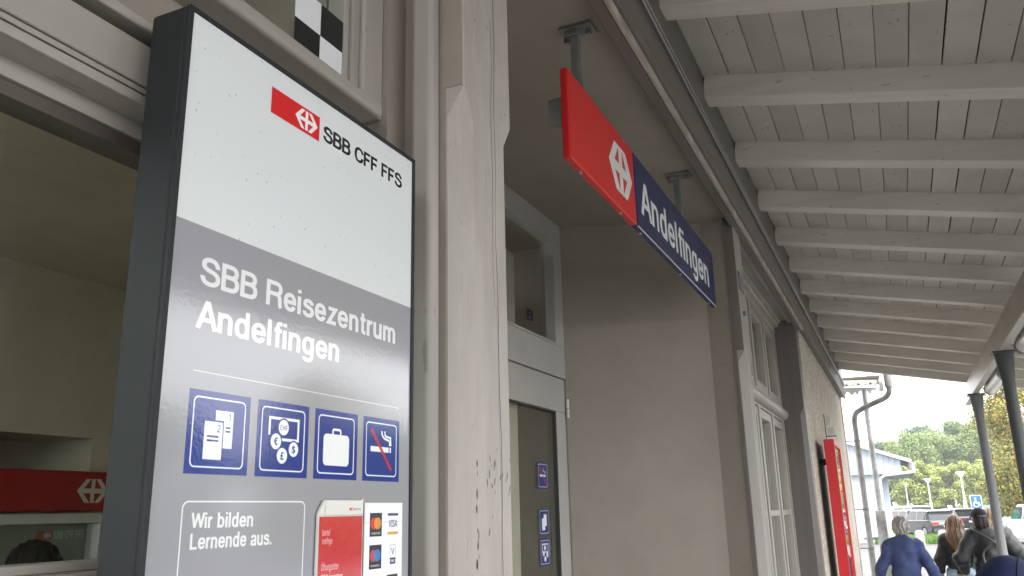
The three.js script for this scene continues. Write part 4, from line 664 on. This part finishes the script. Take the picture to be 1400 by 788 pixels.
{
  const protoG = [makeTree(11, 8, green, 20000, 0.27, { blobs: 22 }), makeTree(10, 8, pale, 20000, 0.27, { blobs: 24 })], protoD = makeTree(11.5, 7, dark, 16000, 0.27, { blobs: 20 }), protoL = makeTree(4.6, 3.6, lime, 14000, 0.2, { base: 0.02 });
  const used = new Set(), take = (p) => { if (used.has(p)) return p.clone(); used.add(p); return p; };
  for (const [X, Z, s] of [[1.4, 112, 0.96], [4.5, 116, 1.0], [9.5, 114, 1.05], [13.5, 118, 1.1], [-3.5, 122, 0.9], [-9, 126, 0.92], [7, 124, 1.1], [18, 112, 1.1], [24, 116, 1.15]]) plant(take(protoG[Math.round(X * 2) & 1]), 'broadleaf_tree', protoG[Math.round(X * 2) & 1] === protoG[0] ? 'mid green broadleaf tree in the wood beyond the car park' : 'pale green broadleaf tree in the wood beyond the car park', X * 1.25, Z * 1.25, s * 1.2, X * 2.1, 'trees of the wood beyond the car park');
  for (const [X, Z, s] of [[-1.5, 118, 0.82], [-6, 115, 0.75], [2.9, 128, 1.05], [11.5, 126, 1.15]]) plant(take(protoD), 'dark_tree', 'dark blue green tree in the wood beyond the car park', X * 1.25, Z * 1.25, s * 1.2, X, 'trees of the wood beyond the car park');
  for (let i = 0; i < 15; i++) { const X = 0.8 + i * 1.75 + rr(-0.4, 0.4); plant(take(protoL), 'tall_bush', 'yellow green bush in the tall hedge behind the lamps', X * 1.4, 135 + rr(-2, 2), rr(1.3, 2.0), i * 1.7, 'bushes of the hedge behind the lamps'); }
  plant(makeTree(12, 7.5, gold, 70000, 0.19, { blobs: 70, base: 0.06 }), 'autumn_tree', 'tall yellow and green autumn tree behind the iron posts', 8.3, 62, 0.92, 0.4);
  plant(makeTree(9, 6, [...gold, ...lime], 20000, 0.19, { base: 0.1 }), 'autumn_tree', 'smaller yellow green tree beside the tall autumn tree', 9.6, 76, 0.8, 2.1);
  // across the tracks, outside the picture; the glossy panel mirrors them
  const protoT = makeTree(6.1, 6, green, 6000, 0.34, { base: 0.03, blobs: 34 }); let far = 0;
  for (const [X, Z, s] of [[23, 13, 0.95], [22, 17.5, 1], [23, 22, 0.92], [23.5, 31.5, 0.95], [23, 36, 1.02], [24, 41, 1.0], [25, 46.5, 1.05]]) plant(far++ ? protoT.clone() : protoT, 'bushy_tree', 'low bushy green tree in the row across the tracks', X, Z, s, X + Z, 'trees across the tracks');
  plant(makeTree(9, 7, gold, 8000, 0.3, { base: 0.1 }), 'autumn_tree', 'orange autumn tree across the tracks', 20, 27.5, 0.8, 1);
}

// ---------------------------------------------------------------- people
function field(min, max, res, f) {          // mesh of f = 0 (f < 0 inside) on a grid
  const mc = new MarchingCubes(res, new THREE.MeshStandardMaterial(), false, false, 120000), F = mc.field, h = res / 2;
  const sx = (max[0] - min[0]) / 2, sy = (max[1] - min[1]) / 2, sz = (max[2] - min[2]) / 2, cx = (max[0] + min[0]) / 2, cy = (max[1] + min[1]) / 2, cz = (max[2] + min[2]) / 2;
  for (let k = 0; k < res; k++) for (let j = 0; j < res; j++) for (let i = 0; i < res; i++) F[i + j * res + k * res * res] = -f(cx + sx * (i - h) / h, cy + sy * (j - h) / h, cz + sz * (k - h) / h);
  mc.isolation = 0; mc.update(); const n = mc.count, p = new Float32Array(n * 3);
  for (let i = 0; i < n; i++) { p[i * 3] = cx + sx * mc.positionArray[i * 3]; p[i * 3 + 1] = cy + sy * mc.positionArray[i * 3 + 1]; p[i * 3 + 2] = cz + sz * mc.positionArray[i * 3 + 2]; }
  let g = new THREE.BufferGeometry(); g.setAttribute('position', new THREE.BufferAttribute(p, 3)); g = mergeVertices(g, 1e-4);
  let vol = 0; const P = g.attributes.position, ix = g.index.array, a = new THREE.Vector3(), b = new THREE.Vector3(), c = new THREE.Vector3(); for (let t = 0; t < ix.length; t += 3) { a.fromBufferAttribute(P, ix[t]); b.fromBufferAttribute(P, ix[t + 1]); c.fromBufferAttribute(P, ix[t + 2]); vol += a.dot(b.cross(c)); }
  if (vol < 0) for (let t = 0; t < ix.length; t += 3) { const q = ix[t + 1]; ix[t + 1] = ix[t + 2]; ix[t + 2] = q; }
  g.computeVertexNormals(); const uv = new Float32Array(P.count * 2); for (let i = 0; i < P.count; i++) { uv[i * 2] = (P.getX(i) + P.getZ(i)) * 2; uv[i * 2 + 1] = P.getY(i) * 2; } g.setAttribute('uv', new THREE.BufferAttribute(uv, 2)); return g;
}
const smin = (a, b, k) => { const h = Math.max(k - Math.abs(a - b), 0) / k; return Math.min(a, b) - h * h * k * 0.25; };
function cap(px, py, pz, A, B, ra, rb, flat = 1) { const bx = B[0] - A[0], by = B[1] - A[1], bz = B[2] - A[2], ax = px - A[0], ay = py - A[1], az = pz - A[2]; const t = clamp((ax * bx + ay * by + az * bz) / (bx * bx + by * by + bz * bz)); const dx = ax - bx * t, dy = ay - by * t, dz = (az - bz * t) * flat; return Math.sqrt(dx * dx + dy * dy + dz * dz) - (ra + (rb - ra) * t); }
const ell = (px, py, pz, c, r) => { const x = (px - c[0]) / r[0], y = (py - c[1]) / r[1], z = (pz - c[2]) / r[2], l = Math.sqrt(x * x + y * y + z * z); return (l - 1) * Math.min(r[0], r[1], r[2]); };
const mixp = (a, b, t) => a.map((v, i) => v + (b[i] - v) * t);
const skin = mat([0.52, 0.33, 0.25], { roughness: 0.55 });
// figure facing -z (away down the platform); joints in metres for a 1.70 m figure
function person(label, X, Z, height, turn, o) {
  const s = height / 1.70, root = thing('person', label, 'person', V(X, groundY(Z), Z), o.group); root.rotation.y = turn; root.scale.setScalar(s);
  const st = o.stride ?? 0.16, ew = o.elbow ?? 0.30, wr = o.wrist ?? 0.31, wy = o.wristY ?? 0.86, wz = o.wristZ ?? -0.06, hx = o.headX ?? 0, hy = 1.585;
  const J = { hipL: [-0.09, 0.92, 0], hipR: [0.09, 0.92, 0], kneeL: [-0.1, 0.5, -st * 0.7], kneeR: [0.1, 0.5, st * 0.1], ankL: [-0.1, 0.085, -st * 0.9], ankR: [0.1, 0.11, st * 1.6], pel: [0, 0.97, 0], waist: [0, 1.1, 0.0], chest: [0, 1.3, 0], neck: [0, 1.44, 0], shL: [-(o.sh ?? 0.16), 1.385, 0], shR: [o.sh ?? 0.16, 1.385, 0], elL: [-ew, 1.12, 0.05], elR: [ew, 1.12, 0.03], wrL: [-wr, wy, wz], wrR: [wr, wy, wz] };
  const bones = [['hipL', 'kneeL', 0.082, 0.056], ['hipR', 'kneeR', 0.082, 0.056], ['kneeL', 'ankL', 0.056, 0.038], ['kneeR', 'ankR', 0.056, 0.038], ['pel', 'waist', 0.125, 0.115], ['waist', 'chest', 0.115, 0.135], ['chest', 'neck', 0.125, 0.056], ['shL', 'elL', 0.052, 0.041], ['shR', 'elR', 0.052, 0.041], ['elL', 'wrL', 0.041, 0.027], ['elR', 'wrR', 0.041, 0.027], ['chest', 'shL', 0.09, 0.058], ['chest', 'shR', 0.09, 0.058]].map(([a, b, r, q]) => [J[a], J[b], r, q, ['pel', 'waist'].includes(a) ? 1.35 : 1]);
  const head = (x, y, z) => { let d = ell(x, y, z, [hx, hy + 0.015, 0.005], [0.076, 0.1, 0.095]); d = smin(d, ell(x, y, z, [hx, hy - 0.05, -0.028], [0.056, 0.065, 0.062]), 0.04); d = smin(d, ell(x, y, z, [hx, hy - 0.01, -0.098], [0.014, 0.028, 0.02]), 0.015); for (const e of [-1, 1]) { d = smin(d, ell(x, y, z, [hx + e * 0.079, hy - 0.005, 0.005], [0.012, 0.032, 0.02]), 0.01); d = Math.max(d, -ell(x, y, z, [hx + e * 0.032, hy + 0.008, -0.102], [0.018, 0.012, 0.018])); } d = Math.max(d, -ell(x, y, z, [hx, hy - 0.058, -0.098], [0.026, 0.004, 0.014])); return d; };
  const body = (x, y, z) => { let d = 9; for (const [a, b, r, q, f] of bones) d = smin(d, cap(x, y, z, a, b, r, q, f), 0.05); d = smin(d, cap(x, y, z, [0, 1.43, 0.005], [hx * 0.8, 1.53, 0], 0.052, 0.05), 0.03); for (const a of ['ankL', 'ankR']) d = smin(d, cap(x, y, z, [J[a][0], 0.045, J[a][2] + 0.04], [J[a][0], 0.04, J[a][2] - 0.13], 0.042, 0.036), 0.03); return d; };
  const hands = []; for (const [w, e] of [['wrL', -1], ['wrR', 1]]) { const c = J[w]; const pal = [c[0], c[1] - 0.075, c[2] - 0.01]; const fs = []; for (let f = 0; f < 4; f++) { const fz = -0.033 + f * 0.021, l = [0.062, 0.072, 0.068, 0.054][f], a = [pal[0], pal[1] - 0.02, pal[2] + fz], m = [pal[0] - e * 0.006, a[1] - l * 0.55, a[2] - 0.004], t = [pal[0] - e * 0.024, m[1] - l * 0.42, a[2] - 0.008]; fs.push([a, m, 0.0095, 0.0085], [m, t, 0.0085, 0.0075]); } fs.push([[pal[0] - e * 0.006, pal[1] + 0.03, pal[2] - 0.03], [pal[0] - e * 0.016, pal[1] - 0.012, pal[2] - 0.06], 0.013, 0.0105], [[pal[0] - e * 0.016, pal[1] - 0.012, pal[2] - 0.06], [pal[0] - e * 0.02, pal[1] - 0.042, pal[2] - 0.064], 0.0105, 0.0085]); hands.push(field([c[0] - 0.06, c[1] - 0.20, c[2] - 0.11], [c[0] + 0.06, c[1] + 0.04, c[2] + 0.08], 44, (x, y, z) => { let d = smin(cap(x, y, z, [c[0], c[1] + 0.03, c[2]], pal, 0.026, 0.03), ell(x, y, z, [pal[0], pal[1], pal[2] - 0.002], [0.017, 0.045, 0.042]), 0.02); for (const [a, b, r, q] of fs) d = smin(d, cap(x, y, z, a, b, r, q), 0.006); return d; })); }
  const add = (n, g, m, p = root) => { const q = new THREE.Mesh(g, m); q.name = n; q.castShadow = q.receiveShadow = true; p.add(q); return q; };
  add('body', cat([field([-0.5, -0.03, -0.36], [0.5, 1.56, 0.42], 76, body), field([hx - 0.12, 1.42, -0.15], [hx + 0.12, 1.72, 0.13], 56, (x, y, z) => smin(head(x, y, z), cap(x, y, z, [hx * 0.8, 1.44, 0.004], [hx, 1.54, 0.0], 0.05, 0.05), 0.03)), ...hands]), skin);
  // trousers
  add('trousers', field([-0.3, 0.03, -0.36], [0.3, 1.1, 0.42], 64, (x, y, z) => { let d = 9; const fold = 0.006 * Math.sin(y * 46 + x * 20) * Math.sin(z * 18 + y * 9); for (const [a, b, r, q] of [['hipL', 'kneeL', 0.1, 0.078], ['hipR', 'kneeR', 0.1, 0.078], ['kneeL', 'ankL', 0.078, 0.066], ['kneeR', 'ankR', 0.078, 0.066]]) d = smin(d, cap(x, y, z, J[a], J[b], r, q), 0.03); d = smin(d, cap(x, y, z, J.pel, [0, 1.06, 0], 0.145, 0.135, 1.25), 0.06); return Math.max(d + fold, 0.075 - y, y - 1.07); }), mat(o.trousers ?? [0.05, 0.055, 0.07], { map: T.cloth, roughness: 0.9 }));
  for (const a of ['ankL', 'ankR']) { const c = J[a]; add('shoe', field([c[0] - 0.08, -0.02, c[2] - 0.24], [c[0] + 0.08, 0.15, c[2] + 0.14], 40, (x, y, z) => Math.max(smin(cap(x, y, z, [c[0], 0.05, c[2] + 0.05], [c[0], 0.04, c[2] - 0.16], 0.05, 0.042), cap(x, y, z, [c[0], 0.07, c[2] + 0.02], [c[0], 0.13, c[2] + 0.01], 0.047, 0.046), 0.04), 0.002 - y)), mat(o.shoes ?? [0.5, 0.5, 0.5], { roughness: 0.7 })); }
  // jacket
  const bulk = o.bulk ?? 0.03, hem = o.hem ?? 0.86, jm = mat(o.jacket, { map: T.cloth, roughness: o.jacketRough ?? 0.8, ...(o.jacketRough ? {} : { sheen: 0.3, sheenColor: C(0.3, 0.3, 0.35) }) });
  const jacket = (x, y, z) => {
    let d = cap(x, y, z, [0, hem - 0.05, 0], [0, 1.12, 0], (o.flare ?? 0.16) + bulk, 0.125 + bulk, 1.22); d = smin(d, cap(x, y, z, [0, 1.12, 0], [0, 1.32, 0.005], 0.13 + bulk, 0.145 + bulk, 1.22), 0.06); d = smin(d, cap(x, y, z, [-0.115, 1.37, 0.004], [0.115, 1.37, 0.004], 0.068 + bulk * 0.5, 0.068 + bulk * 0.5), 0.06); d = smin(d, cap(x, y, z, [0, 1.40, 0.01], [hx * 0.5, 1.475, 0.01], 0.075, 0.068), 0.04);
    for (const [a, b, w] of [['shL', 'elL', 'wrL'], ['shR', 'elR', 'wrR']]) { d = smin(d, cap(x, y, z, J[a], J[b], 0.054 + bulk, 0.050 + bulk * 0.9), 0.045); d = smin(d, cap(x, y, z, J[b], mixp(J[b], J[w], 0.96), 0.050 + bulk * 0.9, 0.040 + bulk * 0.6), 0.035); }
    if (o.hoodDown) d = smin(d, ell(x, y, z, [0, 1.425, 0.085], [0.125, 0.075, 0.07]), 0.035);
    const f = (o.folds ?? 0.008); d += f * (Math.sin(y * 30 + Math.sin(x * 14) * 2.2 + z * 8) * 0.5 + Math.sin(y * 57 - x * 31 + 1.3) * 0.3 + Math.sin(x * 47 + y * 11) * 0.35);
    return Math.max(d, hem - y, y - 1.50);
  };
  const jk = add('jacket', field([-0.52, hem - 0.06, -0.36], [0.52, 1.56, 0.36], 88, jacket), jm);
  if (o.pockets) add('pocket', field([0.02, hem, 0.1], [0.16, hem + 0.2, 0.3], 20, (x, y, z) => ell(x, y, z, [0.09, hem + 0.1, 0.16], [0.05, 0.06, 0.02])), jm, jk);
  // hair, cap or hood
  const hairM = o.hair && mat(o.hair, { roughness: 0.5, map: T.hair, bumpMap: T.hair, bumpScale: 0.004 });
  if (o.style === 'bob') add('hair', field([hx - 0.15, 1.44, -0.15], [hx + 0.15, 1.76, 0.18], 48, (x, y, z) => { let d = smin(ell(x, y, z, [hx, hy + 0.028, 0.012], [0.095, 0.105, 0.108]), ell(x, y, z, [hx, hy - 0.03, 0.045], [0.086, 0.085, 0.07]), 0.04); d += 0.003 * Math.sin(x * 130 + Math.sin(y * 40) * 2) + 0.003 * Math.sin(z * 150 + y * 30); return Math.max(d, -ell(x, y, z, [hx, hy - 0.035, -0.105], [0.072, 0.10, 0.085])); }), hairM);
  if (o.style === 'long') add('hair', field([hx - 0.2, 1.05, -0.15], [hx + 0.2, 1.76, 0.24], 64, (x, y, z) => { const sw = 0.012 * Math.sin(y * 14 + x * 6); let d = ell(x, y, z, [hx, hy + 0.022, 0.01], [0.096, 0.106, 0.11]); d = smin(d, cap(x + sw, y, z, [hx, hy - 0.02, 0.05], [hx + 0.01, 1.40, 0.115], 0.1, 0.115, 1.6), 0.05); d = smin(d, cap(x + sw, y, z, [hx + 0.01, 1.40, 0.125], [hx + 0.03, o.hairEnd ?? 1.17, 0.15], 0.115, 0.05, 2.2), 0.05); d += 0.0045 * Math.sin(x * 120 + Math.sin(y * 18) * 1.5) + 0.003 * Math.sin(x * 230 + y * 12); return Math.max(d, -ell(x, y, z, [hx, hy - 0.03, -0.105], [0.07, 0.10, 0.08])); }), hairM);
  if (o.style === 'cap') {
    add('hair', field([hx - 0.14, 1.42, -0.12], [hx + 0.14, 1.68, 0.16], 40, (x, y, z) => { let d = smin(ell(x, y, z, [hx, hy - 0.01, 0.03], [0.088, 0.08, 0.085]), ell(x, y, z, [hx, hy - 0.075, 0.055], [0.075, 0.06, 0.055]), 0.04); d += 0.003 * Math.sin(x * 130 + y * 10); return Math.max(d, -z - 0.015 - 0.0); }), hairM);
    const cm = mat([0.022, 0.023, 0.027], { map: T.cloth, roughness: 0.85 });
    const cp = add('cap', field([hx - 0.13, hy + 0.0, -0.14], [hx + 0.13, hy + 0.15, 0.14], 44, (x, y, z) => Math.max(ell(x, y, z, [hx, hy + 0.022, 0.008], [0.092, 0.108, 0.112]), hy + 0.022 - y - z * 0.12)), cm);
    add('brim', field([hx - 0.12, hy - 0.02, -0.25], [hx + 0.12, hy + 0.09, -0.02], 36, (x, y, z) => Math.max(ell(x, y, z, [hx, hy + 0.022, -0.095], [0.085, 0.03, 0.115]), Math.abs(y - (hy + 0.045 + (z + 0.09) * 0.22 - x * x * 2.2)) - 0.006)), cm, cp);
    add('strap', field([hx - 0.09, hy, 0.05], [hx + 0.09, hy + 0.08, 0.16], 30, (x, y, z) => Math.max(ell(x, y, z, [hx, hy + 0.022, 0.008], [0.095, 0.111, 0.116]), Math.abs(y - hy - 0.028) - 0.012, Math.abs(x - hx) - 0.05)), mat([0.10, 0.10, 0.11], { roughness: 0.6 }), cp);
  }
  if (o.style === 'hood') { const hd = add('hood', field([hx - 0.2, 1.38, -0.2], [hx + 0.2, 1.78, 0.24], 56, (x, y, z) => { let d = ell(x, y, z, [hx, hy + 0.02, 0.012], [0.118, 0.135, 0.14]); d = smin(d, ell(x, y, z, [hx, 1.46, 0.05], [0.15, 0.1, 0.13]), 0.09); d += 0.004 * Math.sin(y * 38 + x * 9 + z * 16); return Math.max(d, -ell(x, y, z, [hx, hy - 0.01, -0.17], [0.082, 0.115, 0.14])); }), jm); add('hood_seam', tube([0, 0.15, 0.3, 0.45, 0.6, 0.75, 0.9].map((t) => new THREE.Vector3(hx + 0.048, hy + 0.02 + 0.127 * Math.cos(t * 2 - 0.3), 0.012 + 0.131 * Math.sin(t * 2 - 0.3))), 0.003, 5, true), mat([0.008, 0.01, 0.02], { roughness: 0.8 }), hd); }
  return root;
}
const WALK = 'people walking along the platform';
person('person with grey hair in a blue hooded raincoat, walking away', -0.085, 11.0, 1.655, 0.05, { jacket: [0.06, 0.09, 0.24], hem: 0.62, flare: 0.21, bulk: 0.016, folds: 0.011, hoodDown: true, style: 'bob', hair: [0.55, 0.52, 0.48], sh: 0.15, elbow: 0.27, wrist: 0.35, wristY: 0.86, group: WALK });
person('person with long light brown hair in a dark jacket and pale jeans', 0.555, 12.9, 1.645, -0.1, { jacket: [0.028, 0.024, 0.026], hem: 0.93, flare: 0.13, bulk: 0.018, trousers: [0.34, 0.43, 0.55], style: 'long', hair: [0.30, 0.165, 0.085], sh: 0.145, elbow: 0.235, wrist: 0.25, group: WALK });
person('person in a black cap and shiny black padded jacket', 0.86, 12.15, 1.725, 0.28, { jacket: [0.016, 0.017, 0.019], jacketRough: 0.62, hem: 0.84, flare: 0.155, bulk: 0.034, folds: 0.008, style: 'cap', hair: [0.035, 0.022, 0.018], elbow: 0.35, wrist: 0.24, wristY: 0.97, wristZ: -0.18, headX: -0.05, group: WALK });
person('person with loose brown hair walking behind the black cap', 1.06, 13.8, 1.72, -0.05, { jacket: [0.10, 0.10, 0.11], hem: 0.86, bulk: 0.018, style: 'long', hair: [0.32, 0.17, 0.09], hairEnd: 1.25, group: WALK });
person('short person in a navy jacket with the hood up', 0.286, 3.4, 1.60, -0.25, { jacket: [0.012, 0.022, 0.10], hem: 0.7, bulk: 0.035, style: 'hood', group: WALK });
person('person with dark hair and a pale shirt at the ticket counter', -3.3, 2.42, 1.735, Math.PI / 2, { jacket: [0.4, 0.4, 0.42], hem: 0.9, bulk: 0.008, style: 'bob', hair: [0.02, 0.016, 0.013], stride: 0 });
{
  const b = thing('shoulder_bag', 'small black shoulder bag with pale buckle across the padded jacket', 'bag', V(0.93, -0.85, 11.950)), bm = mat([0.02, 0.02, 0.022], { roughness: 0.5 });
  const g = new RoundedBoxGeometry(0.24, 0.16, 0.07, 2, 0.025); g.translate(0.90, -0.86 + EYE, -11.905); part('bag', g, bm, b);
  part('buckle', [box(0.90, 0.945, -0.825, -0.785, 11.862, 11.870, 0.003), box(0.955, 0.98, -0.865, -0.84, 11.862, 11.870, 0.003)], mat([0.75, 0.72, 0.62], { roughness: 0.4 }), b);
  part('strap', tube([[0.80, -0.80, 11.910], [0.78, -0.62, 11.940], [0.88, -0.50, 11.920], [0.98, -0.40, 11.950], [1.06, -0.33, 12.030], [1.09, -0.30, 12.130]].map((a) => V(...a)), 0.014, 6, true), mat([0.06, 0.062, 0.066], { roughness: 0.4 }), b);
  part('strap', tube([[1.00, -0.84, 11.910], [1.02, -0.66, 11.920], [0.95, -0.52, 11.910], [0.86, -0.44, 11.930], [0.74, -0.36, 11.990], [0.70, -0.32, 12.070]].map((a) => V(...a)), 0.014, 6, true), mat([0.06, 0.062, 0.066], { roughness: 0.4 }), b);
}

renderer.render(scene, camera);
